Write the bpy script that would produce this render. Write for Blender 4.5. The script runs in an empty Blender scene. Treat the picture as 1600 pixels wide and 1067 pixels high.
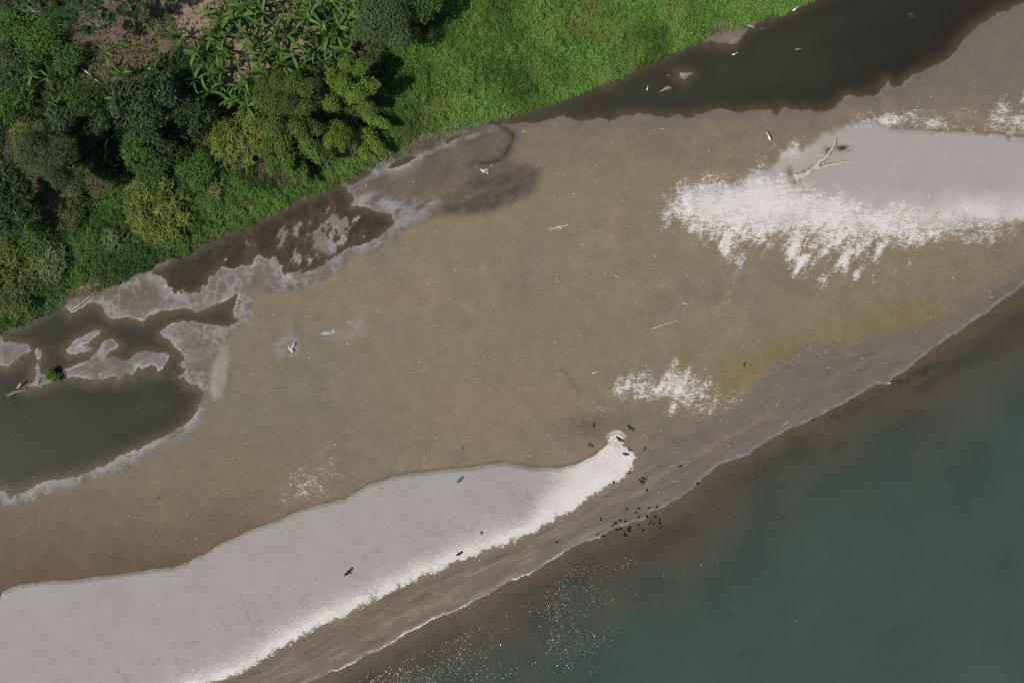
import bpy, math
import numpy as np
from mathutils import Vector, Matrix, geometry

# ------------------------------------------------------------------ camera, sky, sun, exposure
scene = bpy.context.scene
col = scene.collection
H = 138.56                       # flying height in metres; the frame covers 160 m of ground
cam = bpy.data.cameras.new('camera')
cam.sensor_width = 36.0
cam.angle = math.radians(60.0)
cam.clip_start = 1.0
cam.clip_end = 9000.0
cam_o = bpy.data.objects.new('camera', cam)
cam_o.location = (0, 0, H)
col.objects.link(cam_o)
scene.camera = cam_o

SUN_EL = math.radians(55.0)
SH = Vector((0.84, 0.54)).normalized()      # the way shadows fall on the ground
world = bpy.data.worlds.new('World')
scene.world = world
world.use_nodes = True
wn = world.node_tree
bg = wn.nodes['Background']
sky = wn.nodes.new('ShaderNodeTexSky')
sky.sky_type = 'NISHITA'
sky.sun_disc = False
sky.sun_elevation = SUN_EL
sky.sun_rotation = math.atan2(-SH.x, -SH.y)
wn.links.new(sky.outputs[0], bg.inputs[0])
bg.inputs[1].default_value = 0.07
sun = bpy.data.lights.new('sun', 'SUN')
sun.energy = 3.3
sun.angle = math.radians(0.53)
sun.color = (1.0, 0.95, 0.88)
sun_o = bpy.data.objects.new('sun', sun)
d = Vector((SH.x*math.cos(SUN_EL), SH.y*math.cos(SUN_EL), -math.sin(SUN_EL)))
sun_o.rotation_euler = d.to_track_quat('-Z', 'Y').to_euler()
sun_o.location = (-60, -40, 100)
col.objects.link(sun_o)
vs = scene.view_settings
vs.view_transform = 'Standard'
vs.look = 'None'
vs.exposure = 0.0
vs.gamma = 1.0
vs.use_curve_mapping = False
scene.render.engine = 'CYCLES'
scene.cycles.use_denoising = False
scene.cycles.filter_width = 1.3
scene.cycles.max_bounces = 6
scene.cycles.transparent_max_bounces = 12

# ------------------------------------------------------------------ helpers
rng = np.random.default_rng(11)
LF = 0.95


def lin(r, g, b, k=LF):
    c = np.array([r, g, b], float)/255.0
    return np.where(c <= 0.04045, c/12.92, ((c+0.055)/1.055)**2.4)/k


_tabs = {}


def vnoise(x, y, seed):
    if seed not in _tabs:
        _tabs[seed] = np.random.default_rng(seed+1000).random((256, 256)).astype(np.float32)
    r = _tabs[seed]
    xi = np.floor(x).astype(np.int64)
    yi = np.floor(y).astype(np.int64)
    fx = (x-xi).astype(np.float32)
    fy = (y-yi).astype(np.float32)
    fx = fx*fx*(3-2*fx)
    fy = fy*fy*(3-2*fy)
    x0 = xi & 255
    x1 = (xi+1) & 255
    y0 = yi & 255
    y1 = (yi+1) & 255
    return (r[y0, x0]*(1-fx)+r[y0, x1]*fx)*(1-fy)+(r[y1, x0]*(1-fx)+r[y1, x1]*fx)*fy


def fbm(x, y, size, octv=4, seed=0):
    """about -1..1; size = feature size in the units of x and y"""
    t = 0
    a = 1.0
    s = 0.0
    f = 1.0/size
    for o in range(octv):
        t = t + a*(vnoise(x*f+17.3*o, y*f+9.1*o, seed+o)-0.5)
        s += a
        a *= 0.55
        f *= 2.03
    return t/s*2.6


def sstep(a, b, x):
    t = np.clip((x-a)/(b-a), 0, 1)
    return t*t*(3-2*t)


def W(px, py, z=0.0):
    """ground plan: 10 plan units to the metre, origin under the camera"""
    k = 0.1*(H-z)/H
    return (px-800.0)*k, (533.5-py)*k


# raster of signed distances over the plan (plan units, 4 per cell)
RX0, RX1, RY0, RY1, RS = -320, 1920, -290, 1360, 4
_rx = np.arange(RX0, RX1+1, RS, dtype=np.float32)
_ry = np.arange(RY0, RY1+1, RS, dtype=np.float32)
GX, GY = np.meshgrid(_rx, _ry)


def seg_dist(pts, closed):
    d2 = np.full(GX.shape, 1e12, np.float32)
    n = len(pts)
    for i in range(n if closed else n-1):
        ax, ay = pts[i]
        bx, by = pts[(i+1) % n]
        ex, ey = bx-ax, by-ay
        L = ex*ex+ey*ey+1e-9
        t = np.clip(((GX-ax)*ex+(GY-ay)*ey)/L, 0, 1)
        dx = GX-ax-t*ex
        dy = GY-ay-t*ey
        np.minimum(d2, dx*dx+dy*dy, out=d2)
    return np.sqrt(d2)


def sdf(pts):
    ins = np.zeros(GX.shape, bool)
    n = len(pts)
    for i in range(n):
        ax, ay = pts[i]
        bx, by = pts[(i+1) % n]
        if ay == by:
            continue
        c = ((ay > GY) != (by > GY)) & (GX < (bx-ax)*(GY-ay)/(by-ay)+ax)
        ins ^= c
    dd = seg_dist(pts, True)
    return np.where(ins, dd, -dd).astype(np.float32)


def samp(r, px, py):
    u = np.clip((px-RX0)/RS, 0, r.shape[1]-1.001)
    v = np.clip((py-RY0)/RS, 0, r.shape[0]-1.001)
    xi = u.astype(int)
    yi = v.astype(int)
    fx = (u-xi).astype(np.float32)
    fy = (v-yi).astype(np.float32)
    return (r[yi, xi]*(1-fx)+r[yi, xi+1]*fx)*(1-fy)+(r[yi+1, xi]*(1-fx)+r[yi+1, xi+1]*fx)*fy


def mesh_np(name, verts, faces, cols=None, mat=None, smooth=False, extra=None):
    verts = np.asarray(verts, np.float32)
    faces = np.asarray(faces, np.int32)
    me = bpy.data.meshes.new(name)
    nf, k = faces.shape
    me.vertices.add(len(verts))
    me.vertices.foreach_set('co', verts.ravel())
    me.loops.add(nf*k)
    me.loops.foreach_set('vertex_index', faces.ravel())
    me.polygons.add(nf)
    me.polygons.foreach_set('loop_start', np.arange(0, nf*k, k, dtype=np.int32))
    if smooth:
        me.polygons.foreach_set('use_smooth', np.ones(nf, bool))
    if cols is not None:
        a = me.attributes.new('Col', 'FLOAT_COLOR', 'POINT')
        c4 = np.ones((len(verts), 4), np.float32)
        c4[:, :3] = cols
        a.data.foreach_set('color', c4.ravel())
    for nm, arr in (extra or {}).items():
        a = me.attributes.new(nm, 'FLOAT', 'POINT')
        a.data.foreach_set('value', np.asarray(arr, np.float32))
    me.update(calc_edges=True)
    if mat:
        me.materials.append(mat)
    return me


def obj(name, me, parent=None, loc=None, rot=None, scale=None):
    o = bpy.data.objects.new(name, me)
    col.objects.link(o)
    if parent is not None:
        o.parent = parent
    if loc is not None:
        o.location = loc
    if rot is not None:
        o.rotation_euler = rot
    if scale is not None:
        o.scale = (scale,)*3 if np.isscalar(scale) else scale
    return o


def tag(o, label=None, cat=None, group=None, kind=None):
    if label:
        o['label'] = label
    if cat:
        o['category'] = cat
    if group:
        o['group'] = group
    if kind:
        o['kind'] = kind
    return o


def empty(name, loc, rz=0.0):
    o = bpy.data.objects.new(name, None)
    o.empty_display_size = 0.3
    col.objects.link(o)
    o.location = loc
    o.rotation_euler = (0, 0, rz)
    return o


def tube(pts, rad, sides=6, cap=True):
    """tapered tube along pts; returns verts, quads"""
    pts = [Vector(p) for p in pts]
    vs_, fs = [], []
    for i, p in enumerate(pts):
        a = pts[min(i+1, len(pts)-1)]-pts[max(i-1, 0)]
        a.normalize()
        u = a.cross(Vector((0.31, 0.17, 0.93)))
        if u.length < 1e-3:
            u = a.cross(Vector((1, 0, 0)))
        u.normalize()
        v = a.cross(u)
        for k in range(sides):
            t = 2*math.pi*k/sides
            vs_.append(p+(u*math.cos(t)+v*math.sin(t))*rad[i])
    for i in range(len(pts)-1):
        for k in range(sides):
            k2 = (k+1) % sides
            fs.append((i*sides+k, i*sides+k2, (i+1)*sides+k2, (i+1)*sides+k))
    if cap:
        for i in (0, len(pts)-1):
            c = len(vs_)
            vs_.append(pts[i])
            for k in range(sides):
                k2 = (k+1) % sides
                fs.append((i*sides+k, i*sides+k2, c, c))
    return [tuple(v) for v in vs_], fs


def join(parts):
    V, F = [], []
    for v, f in parts:
        o = len(V)
        V += v
        F += [tuple(i+o for i in q) for q in f]
    return V, F


def pymesh(name, vf, mat, smooth=True):
    V, F = vf
    F2 = []
    for q in F:
        r = []
        for i in q:
            if i not in r:
                r.append(i)
        F2.append(r)
    me = bpy.data.meshes.new(name)
    me.from_pydata(V, [], F2)
    me.polygons.foreach_set('use_smooth', np.full(len(me.polygons), smooth))
    me.materials.append(mat)
    me.update()
    return me


# ------------------------------------------------------------------ materials
def new_mat(name):
    m = bpy.data.materials.new(name)
    m.use_nodes = True
    nt = m.node_tree
    return m, nt, nt.nodes, nt.links, nt.nodes['Principled BSDF']


def noise_node(nt, scale, detail=4, rough=0.6, vec=None):
    n = nt.nodes.new('ShaderNodeTexNoise')
    n.inputs['Scale'].default_value = scale
    n.inputs['Detail'].default_value = detail
    n.inputs['Roughness'].default_value = rough
    if vec is not None:
        nt.links.new(vec, n.inputs['Vector'])
    return n


def math_node(nt, op, a, b=None, clamp=False):
    n = nt.nodes.new('ShaderNodeMath')
    n.operation = op
    n.use_clamp = clamp
    for i, v in enumerate((a, b)):
        if v is None:
            continue
        if hasattr(v, 'is_linked'):
            nt.links.new(v, n.inputs[i])
        else:
            n.inputs[i].default_value = v
    return n.outputs[0]


def map_range(nt, v, a, b, c, d_, smooth=False):
    n = nt.nodes.new('ShaderNodeMapRange')
    if smooth:
        n.interpolation_type = 'SMOOTHSTEP'
    nt.links.new(v, n.inputs[0])
    for i, x in enumerate((a, b, c, d_)):
        n.inputs[i+1].default_value = x
    return n.outputs[0]


def mix_col(nt, fac, a, b, mode='MIX'):
    n = nt.nodes.new('ShaderNodeMix')
    n.data_type = 'RGBA'
    n.blend_type = mode
    for i, v in ((0, fac), (6, a), (7, b)):
        if hasattr(v, 'is_linked'):
            nt.links.new(v, n.inputs[i])
        elif i == 0:
            n.inputs[0].default_value = v
        else:
            n.inputs[i].default_value = (*v, 1)
    return n.outputs[2]


def attr(nt, name):
    n = nt.nodes.new('ShaderNodeAttribute')
    n.attribute_name = name
    return n


def make_ground_mat():
    m, nt, N, L, P = new_mat('sediment')
    geo = N.new('ShaderNodeNewGeometry')
    pos = geo.outputs['Position']
    a = attr(nt, 'Col')
    w = attr(nt, 'white')
    wet = attr(nt, 'wet')
    g1 = noise_node(nt, 3.4, 6, 0.8, pos)           # grain of 10 to 40 cm
    g2 = noise_node(nt, 0.35, 5, 0.6, pos)           # blotches
    mp = N.new('ShaderNodeMapping')
    mp.inputs['Rotation'].default_value = (0, 0, math.radians(-12))
    mp.inputs['Scale'].default_value = (0.8, 4.2, 1)
    L.new(pos, mp.inputs[0])
    g3 = noise_node(nt, 1.2, 4, 0.7, mp.outputs[0])  # faint current lines
    f1 = map_range(nt, g1.outputs[0], 0.25, 0.75, 0.84, 1.16)
    f2 = map_range(nt, g2.outputs[0], 0.25, 0.75, 0.90, 1.10)
    f3 = map_range(nt, g3.outputs[0], 0.25, 0.75, 0.87, 1.13)
    wv_ = N.new('ShaderNodeTexWave')
    wv_.wave_type = 'BANDS'
    wv_.bands_direction = 'Y'
    wv_.inputs['Scale'].default_value = 0.62
    wv_.inputs['Distortion'].default_value = 8.0
    wv_.inputs['Detail'].default_value = 3
    wv_.inputs['Detail Scale'].default_value = 1.1
    wv_.inputs['Detail Roughness'].default_value = 0.65
    mr_ = N.new('ShaderNodeMapping')
    mr_.inputs['Rotation'].default_value = (0, 0, math.radians(-16))
    mr_.inputs['Scale'].default_value = (0.45, 1, 1)
    L.new(pos, mr_.inputs[0])
    L.new(mr_.outputs[0], wv_.inputs['Vector'])
    pt = map_range(nt, noise_node(nt, 0.16, 3, 0.6, pos).outputs[0], 0.40, 0.62, 0.0, 0.10)
    smo = attr(nt, 'smooth')
    f4 = math_node(nt, 'ADD', 1.0, math_node(nt, 'MULTIPLY', math_node(nt, 'SUBTRACT', wv_.outputs['Fac'], 0.5), pt))
    f = math_node(nt, 'MULTIPLY', math_node(nt, 'MULTIPLY', math_node(nt, 'MULTIPLY', f1, f2), f3), f4)
    f = math_node(nt, 'ADD', 1.0, math_node(nt, 'MULTIPLY', math_node(nt, 'SUBTRACT', f, 1.0), map_range(nt, smo.outputs['Fac'], 0, 1, 1.0, 0.42)))
    cm = N.new('ShaderNodeVectorMath')
    cm.operation = 'SCALE'
    L.new(a.outputs['Color'], cm.inputs[0])
    L.new(f, cm.inputs['Scale'])
    # pale dry crust, broken up grain by grain
    ms = N.new('ShaderNodeMapping')
    ms.inputs['Rotation'].default_value = (0, 0, math.radians(-8))
    ms.inputs['Scale'].default_value = (0.75, 1.7, 1)
    L.new(pos, ms.inputs[0])
    sp = noise_node(nt, 4.6, 5, 0.85, ms.outputs[0])
    mq = N.new('ShaderNodeMapping')
    mq.inputs['Rotation'].default_value = (0, 0, math.radians(-60))
    mq.inputs['Scale'].default_value = (0.55, 1.5, 1)
    L.new(pos, mq.inputs[0])
    sq = noise_node(nt, 2.0, 4, 0.75, mq.outputs[0])
    s = math_node(nt, 'ADD', w.outputs['Fac'], math_node(nt, 'ADD', math_node(nt, 'MULTIPLY', math_node(nt, 'SUBTRACT', sp.outputs[0], 0.5), 1.75), math_node(nt, 'MULTIPLY', math_node(nt, 'SUBTRACT', sq.outputs[0], 0.5), 1.05)))
    fac = math_node(nt, 'MULTIPLY', map_range(nt, s, 0.45, 0.59, 0, 1, True), 0.96)
    dn = noise_node(nt, 5.5, 4, 0.8, ms.outputs[0])
    du = attr(nt, 'dust')
    dv = math_node(nt, 'ADD', du.outputs['Fac'], math_node(nt, 'MULTIPLY', math_node(nt, 'SUBTRACT', dn.outputs[0], 0.5), math_node(nt, 'MULTIPLY', math_node(nt, 'MINIMUM', math_node(nt, 'MULTIPLY', du.outputs['Fac'], 4.0), 1.0), 1.7)))
    fac2 = math_node(nt, 'MULTIPLY', map_range(nt, dv, 0.15, 0.95, 0, 1, True), 0.92)
    fac = math_node(nt, 'MAXIMUM', fac, fac2)
    wv = map_range(nt, g2.outputs[0], 0.3, 0.7, 0.9, 1.06)
    wc = N.new('ShaderNodeVectorMath')
    wc.operation = 'SCALE'
    wc.inputs[0].default_value = lin(214, 209, 201)
    L.new(wv, wc.inputs['Scale'])
    c = mix_col(nt, fac, cm.outputs[0], wc.outputs[0])
    L.new(c, P.inputs['Base Color'])
    L.new(map_range(nt, wet.outputs['Fac'], 0, 1, 0.95, 0.55), P.inputs['Roughness'])
    P.inputs['Specular IOR Level'].default_value = 0.25
    b = N.new('ShaderNodeBump')
    b.inputs['Strength'].default_value = 0.55
    b.inputs['Distance'].default_value = 0.05
    L.new(math_node(nt, 'ADD', math_node(nt, 'ADD', g1.outputs[0], g3.outputs[0]), math_node(nt, 'MULTIPLY', wv_.outputs['Fac'], 0.6)), b.inputs['Height'])
    L.new(b.outputs[0], P.inputs['Normal'])
    return m


def make_water_mat():
    m = bpy.data.materials.new('water')
    m.use_nodes = True
    nt = m.node_tree
    N, L = nt.nodes, nt.links
    N.remove(N['Principled BSDF'])
    out = N['Material Output']
    geo = N.new('ShaderNodeNewGeometry')
    pos = geo.outputs['Position']
    a = attr(nt, 'Col')
    op = attr(nt, 'turbid')
    rip = attr(nt, 'ripple')
    n1 = noise_node(nt, 3.4, 1, 0.5, pos)
    mp = N.new('ShaderNodeMapping')
    mp.inputs['Rotation'].default_value = (0, 0, math.radians(-22))
    mp.inputs['Scale'].default_value = (0.55, 1.5, 1)
    L.new(pos, mp.inputs[0])
    n2 = noise_node(nt, 2.0, 1, 0.5, mp.outputs[0])
    h = math_node(nt, 'ADD', math_node(nt, 'MULTIPLY', n1.outputs[0], 0.5), n2.outputs[0])
    b = N.new('ShaderNodeBump')
    b.inputs['Distance'].default_value = 1.0
    L.new(math_node(nt, 'MULTIPLY', h, math_node(nt, 'MULTIPLY', rip.outputs['Fac'], 0.42)), b.inputs['Height'])
    b.inputs['Strength'].default_value = 1.0
    tr = N.new('ShaderNodeBsdfTransparent')
    tr.inputs[0].default_value = (0.93, 0.95, 0.90, 1)
    df = N.new('ShaderNodeBsdfDiffuse')
    nb = noise_node(nt, 0.12, 4, 0.6, pos)
    k = map_range(nt, nb.outputs[0], 0.3, 0.7, 0.92, 1.08)
    sc = N.new('ShaderNodeVectorMath')
    sc.operation = 'SCALE'
    L.new(a.outputs['Color'], sc.inputs[0])
    L.new(k, sc.inputs['Scale'])
    L.new(sc.outputs[0], df.inputs[0])
    mx = N.new('ShaderNodeMixShader')
    L.new(op.outputs['Fac'], mx.inputs[0])
    L.new(tr.outputs[0], mx.inputs[1])
    L.new(df.outputs[0], mx.inputs[2])
    gl = N.new('ShaderNodeBsdfGlossy')
    gl.inputs['Roughness'].default_value = 0.155
    L.new(b.outputs[0], gl.inputs['Normal'])
    fr = N.new('ShaderNodeFresnel')
    fr.inputs[0].default_value = 1.33
    L.new(b.outputs[0], fr.inputs['Normal'])
    m2 = N.new('ShaderNodeMixShader')
    L.new(fr.outputs[0], m2.inputs[0])
    L.new(mx.outputs[0], m2.inputs[1])
    L.new(gl.outputs[0], m2.inputs[2])
    L.new(m2.outputs[0], out.inputs['Surface'])
    return m


def make_leaf_mat(name, translucent=0.25, spread=0.12, rough=0.55):
    """leaf colour comes from the Col attribute of each leaf"""
    m, nt, N, L, P = new_mat(name)
    a = attr(nt, 'Col')
    oi = N.new('ShaderNodeObjectInfo')
    k = map_range(nt, oi.outputs['Random'], 0, 1, 1.2*(1-spread), 1.2*(1+spread))
    sc = N.new('ShaderNodeVectorMath')
    sc.operation = 'SCALE'
    L.new(a.outputs['Color'], sc.inputs[0])
    L.new(k, sc.inputs['Scale'])
    L.new(sc.outputs[0], P.inputs['Base Color'])
    P.inputs['Roughness'].default_value = rough
    P.inputs['Specular IOR Level'].default_value = 0.15
    tl = N.new('ShaderNodeBsdfTranslucent')
    L.new(sc.outputs[0], tl.inputs[0])
    mx = N.new('ShaderNodeMixShader')
    mx.inputs[0].default_value = translucent
    L.new(P.outputs[0], mx.inputs[1])
    L.new(tl.outputs[0], mx.inputs[2])
    L.new(mx.outputs[0], N['Material Output'].inputs['Surface'])
    return m


def make_simple(name, c, rough=0.8, scale=6.0, amt=0.25, bump=0.0, spec=0.3):
    m, nt, N, L, P = new_mat(name)
    tc = N.new('ShaderNodeTexCoord')
    n = noise_node(nt, scale, 4, 0.65, tc.outputs['Object'])
    k = map_range(nt, n.outputs[0], 0.25, 0.75, 1-amt, 1+amt)
    sc = N.new('ShaderNodeVectorMath')
    sc.operation = 'SCALE'
    sc.inputs[0].default_value = c
    L.new(k, sc.inputs['Scale'])
    L.new(sc.outputs[0], P.inputs['Base Color'])
    P.inputs['Roughness'].default_value = rough
    P.inputs['Specular IOR Level'].default_value = spec
    if bump:
        b = N.new('ShaderNodeBump')
        b.inputs['Distance'].default_value = bump
        b.inputs['Strength'].default_value = 0.8
        L.new(n.outputs[0], b.inputs['Height'])
        L.new(b.outputs[0], P.inputs['Normal'])
    return m


M_ground = make_ground_mat()
M_water = make_water_mat()
M_leaf = make_leaf_mat('leaf')
M_banana = make_leaf_mat('banana_leaf', 0.3, 0.45, 0.45)
M_dryleaf = make_simple('dry_leaf', (0.24, 0.17, 0.09), 0.8, 4.0, 0.3)
M_grass = make_leaf_mat('grass_leaf', 0.3)
M_bark = make_simple('bark', (0.17, 0.135, 0.10), 0.9, 3.0, 0.35, 0.03)
M_palebark = make_simple('pale_bark', (0.30, 0.28, 0.24), 0.85, 4.0, 0.25, 0.02)
M_stem = make_simple('banana_stem', (0.16, 0.17, 0.07), 0.7, 3.0, 0.3)
M_bamboo = make_simple('bamboo_cane', (0.22, 0.22, 0.07), 0.6, 3.0, 0.25)
M_drift = make_simple('driftwood', (0.42, 0.38, 0.32), 0.9, 5.0, 0.28, 0.03)
M_wetdrift = make_simple('wet_driftwood', (0.27, 0.24, 0.20), 0.85, 5.0, 0.35, 0.03)
M_driftdark = make_simple('dark_driftwood', (0.20, 0.17, 0.13), 0.85, 5.0, 0.35, 0.03)
M_bleached = make_simple('bleached_wood', (0.54, 0.48, 0.39), 0.9, 2.5, 0.22, 0.03)
M_white = make_simple('white_drift', (0.62, 0.59, 0.53), 0.85, 5.0, 0.2, 0.02)
M_vulture = make_simple('black_plumage', (0.012, 0.012, 0.014), 0.7, 9.0, 0.3, 0.0, 0.3)
M_egret = make_simple('white_plumage', (0.8, 0.8, 0.78), 0.8, 9.0, 0.06)

# ------------------------------------------------------------------ plan of the place
BANK = [(-320, 655), (-100, 562), (0, 515), (40, 497), (80, 478), (95, 470), (120, 460), (150, 450), (175, 438), (200, 428),
        (240, 410), (280, 396), (300, 386), (350, 360), (375, 350), (420, 328), (470, 303), (520, 287), (545, 274), (560, 264),
        (600, 243), (640, 235), (665, 219), (700, 205), (750, 188), (800, 172), (860, 155), (900, 140), (960, 122), (1000, 100),
        (1050, 78), (1090, 58), (1130, 42), (1180, 30), (1230, 12), (1260, -3), (1330, -32), (1500, -102), (1920, -290)]
P_VEG = BANK+[(1920, -600), (-700, -600), (-700, 655)]
P_RIVER = [(-320, 1540), (250, 1200), (400, 1110), (480, 1067), (540, 1040), (600, 1010), (640, 985), (680, 967), (720, 950), (760, 930),
           (800, 908), (840, 890), (870, 870), (900, 850), (940, 836), (960, 824), (985, 816), (1010, 812), (1018, 800), (1040, 792),
           (1060, 780), (1080, 765), (1100, 745), (1130, 722), (1170, 710), (1200, 688), (1240, 668), (1280, 650), (1320, 628),
           (1370, 600), (1390, 600), (1395, 590), (1420, 575), (1450, 550), (1500, 515), (1540, 490), (1580, 460), (1600, 445), (1700, 370),
           (1920, 230), (2400, 230), (2400, 1800), (-320, 1800)]
P_CHAN = [(755, 193), (800, 179), (860, 160), (900, 145), (960, 127), (1000, 105), (1050, 83), (1090, 64), (1100, 66), (1130, 68), (1150, 68), (1165, 50), (1190, 36),
          (1240, 15), (1260, 0), (1330, -28), (1500, -98), (1920, -285), (2300, -285), (1920, -160), (1700, -50), (1600, 3), (1560, 20),
          (1530, 40), (1512, 55), (1500, 70), (1482, 92), (1450, 108), (1430, 116), (1415, 130), (1398, 136), (1388, 128), (1374, 140), (1366, 152), (1345, 150), (1320, 153),
          (1308, 166), (1295, 174), (1275, 176), (1262, 172), (1240, 174), (1226, 168), (1216, 180), (1200, 172), (1180, 172), (1160, 176), (1130, 172), (1100, 174), (1078, 185),
          (1060, 180), (1040, 183), (1000, 178), (975, 181), (955, 190), (935, 183), (905, 192), (880, 184), (850, 190), (820, 193),
          (790, 192), (765, 196)]
P_POOL = [(533, 288), (554, 307), (548, 320), (573, 325), (592, 330), (608, 336), (618, 349), (600, 366), (579, 381), (541, 390), (528, 400),
          (487, 425), (455, 432), (441, 432), (442, 416), (430, 405), (403, 400), (395, 410), (380, 416), (365, 420), (347, 415), (339, 428), (327, 433),
          (319, 451), (309, 459), (273, 458), (261, 457), (257, 448), (258, 435), (238, 432), (235, 427), (253, 416), (278, 401), (300, 392),
          (350, 366), (400, 345), (450, 322), (500, 300)]
P_LAG = [(-700, 700), (-320, 660), (-100, 567), (0, 520), (40, 500), (90, 474), (113, 487), (135, 478), (139, 473), (152, 470), (160, 478), (165, 489),
         (175, 497), (187, 495), (210, 495), (223, 500), (235, 494), (253, 487), (286, 481), (311, 487), (337, 476), (367, 461), (377, 459), (364, 483),
         (367, 494), (376, 502), (354, 509), (342, 506), (311, 502), (281, 505), (263, 508), (251, 518), (253, 524), (273, 534), (281, 552),
         (286, 562), (288, 575), (281, 582), (291, 597), (309, 602), (319, 615), (316, 625), (307, 643), (300, 654), (290, 664), (264, 680), (220, 699), (178, 719),
         (140, 737), (118, 743), (73, 753), (45, 766), (16, 778), (10, 769), (0, 768), (-100, 800), (-320, 880), (-700, 1000)]
ISLES = [
    [(97, 582), (137, 565), (147, 554), (162, 534), (175, 530), (189, 539), (177, 549), (162, 557), (182, 559), (202, 565), (215, 552),
     (233, 548), (266, 552), (263, 562), (246, 582), (238, 567), (225, 580), (218, 575), (208, 586), (197, 582), (186, 592), (177, 587),
     (152, 594), (124, 590), (101, 588)],
    [(103, 547), (119, 532), (152, 515), (158, 518), (144, 532), (122, 541), (142, 538), (146, 544), (119, 554), (109, 552)],
    [(-80, 520), (5, 526), (6, 536), (30, 535), (40, 537), (48, 546), (35, 552), (25, 560), (12, 570), (0, 568), (-80, 566)],
    [(55, 546), (60, 543), (67, 547), (64, 558), (57, 562), (54, 555)],
    [(52, 566), (58, 566), (62, 584), (75, 586), (97, 583), (97, 590), (80, 597), (60, 603), (42, 606), (44, 602), (56, 596), (54, 580)],
    [(1078, 112), (1084, 113), (1070, 124), (1062, 120), (1062, 114)],
]
PUDDLES = [[(604, 262), (622, 250), (642, 243), (652, 246), (636, 255), (614, 264)], [(540, 288), (556, 272), (582, 264), (584, 268), (566, 280), (552, 292)],
           [(693, 222), (712, 212), (724, 208), (716, 216), (698, 226)], [(1312, 228), (1326, 228), (1322, 233), (1310, 234)]]
P_DRYB = [(-320, 1085), (-50, 962), (0, 934), (6, 922), (35, 911), (80, 906), (127, 904), (166, 899), (197, 895), (240, 888), (274, 885), (296, 877), (306, 869),
          (322, 864), (338, 852), (360, 842), (408, 821), (440, 810), (459, 799), (500, 788), (540, 778), (560, 766), (580, 755), (620, 743), (650, 738),
          (700, 732), (750, 728), (775, 722), (795, 722), (830, 729), (870, 730), (900, 724), (925, 713), (945, 696), (955, 688), (975, 697), (992, 708), (985, 735),
          (960, 755), (920, 778), (880, 805), (840, 828), (800, 845), (740, 868), (680, 893), (620, 920), (580, 940), (520, 968), (460, 1000),
          (420, 1025), (380, 1050), (335, 1067), (200, 1120), (0, 1220), (-320, 1400)]
DRYB_LOW = [(1000, 690), (992, 715), (985, 735), (960, 755), (920, 778), (880, 805), (840, 828), (800, 845), (740, 868), (680, 893), (620, 920), (580, 940),
            (520, 968), (460, 1000), (420, 1025), (380, 1050), (335, 1067), (200, 1120), (0, 1220), (-320, 1400)]
P_DRYC = [(1205, 262), (1215, 238), (1235, 226), (1255, 235), (1270, 222), (1290, 207), (1312, 203), (1335, 190), (1375, 190), (1392, 203), (1440, 204),
          (1500, 206), (1600, 214), (1920, 225), (1920, 330), (1600, 345), (1500, 362), (1420, 378), (1350, 388), (1280, 398), (1200, 380), (1120, 360), (1070, 330),
          (1065, 300), (1110, 288), (1150, 285), (1175, 268)]
P_WC = [(1062, 298), (1110, 286), (1150, 284), (1185, 262), (1215, 282), (1260, 300), (1350, 312), (1450, 322), (1600, 322), (1900, 310), (1900, 345), (1600, 352), (1520, 366),
        (1450, 380), (1420, 402), (1360, 430), (1310, 443), (1250, 430), (1190, 405), (1130, 385), (1080, 365), (1038, 335), (1042, 312)]
P_WD = [(1325, 195), (1380, 165), (1430, 172), (1480, 178), (1530, 170), (1600, 135), (1760, 60), (1800, 215), (1600, 216), (1500, 208), (1400, 203)]
P_WE = [(958, 602), (1000, 577), (1050, 566), (1090, 580), (1115, 605), (1095, 632), (1050, 638), (1000, 620)]
P_MUD = [(335, 1067)]+[(380, 1052), (460, 1003), (580, 944), (680, 897), (800, 850), (880, 810), (960, 760), (990, 735), (1010, 700), (1060, 672), (1130, 640),
         (1180, 612), (1215, 565), (1240, 547), (1300, 537), (1400, 512), (1480, 482), (1560, 440), (1600, 415), (1920, 200), (2400, 200), (2400, 1800), (-320, 1800), (-320, 1440), (0, 1250)]
P_FLAT = [(535, 290), (560, 268), (640, 238), (700, 210), (760, 192), (800, 195), (812, 215), (800, 250), (850, 265), (835, 300), (780, 322), (720, 335), (660, 345), (620, 355), (605, 335), (555, 318)]
P_DARK = [(690, 322), (715, 298), (745, 280), (800, 272), (838, 262), (842, 280), (795, 318), (745, 330), (705, 334)]
P_SCUM = [(560, 300), (600, 305), (640, 315), (690, 312), (672, 335), (640, 352), (612, 352), (600, 334), (572, 326), (552, 318)]
P_SPEC = [(436, 525), (455, 512), (463, 530), (462, 548), (440, 552), (425, 540)]
P_SPEC2 = [(490, 522), (520, 512), (560, 505), (580, 515), (572, 524), (520, 528)]
P_SPEC3 = [(425, 770), (460, 738), (520, 722), (532, 735), (515, 770), (470, 792), (440, 800)]
P_SILT = [(95, 468), (150, 450), (235, 425), (262, 432), (264, 455), (309, 459), (339, 428), (403, 398), (442, 414), (455, 432), (487, 425), (540, 392), (600, 368), (625, 350), (648, 352), (600, 384),
          (545, 404), (495, 434), (450, 448), (410, 458), (388, 478), (378, 505), (345, 530), (326, 560), (322, 610), (318, 640), (300, 668), (225, 712), (145, 750), (60, 782), (-40, 800), (0, 765), (180, 716), (290, 660), (310, 630), (285, 580), (255, 520), (330, 505), (370, 495), (367, 461), (286, 481), (223, 500), (175, 497), (139, 473)]
P_TONGUE = [(335, 560), (345, 535), (360, 535), (362, 560), (358, 600), (350, 620), (335, 622), (328, 605)]
RILL = [(781, 195), (795, 203), (801, 212), (797, 228), (790, 242), (781, 250), (765, 254), (750, 254)]
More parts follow.
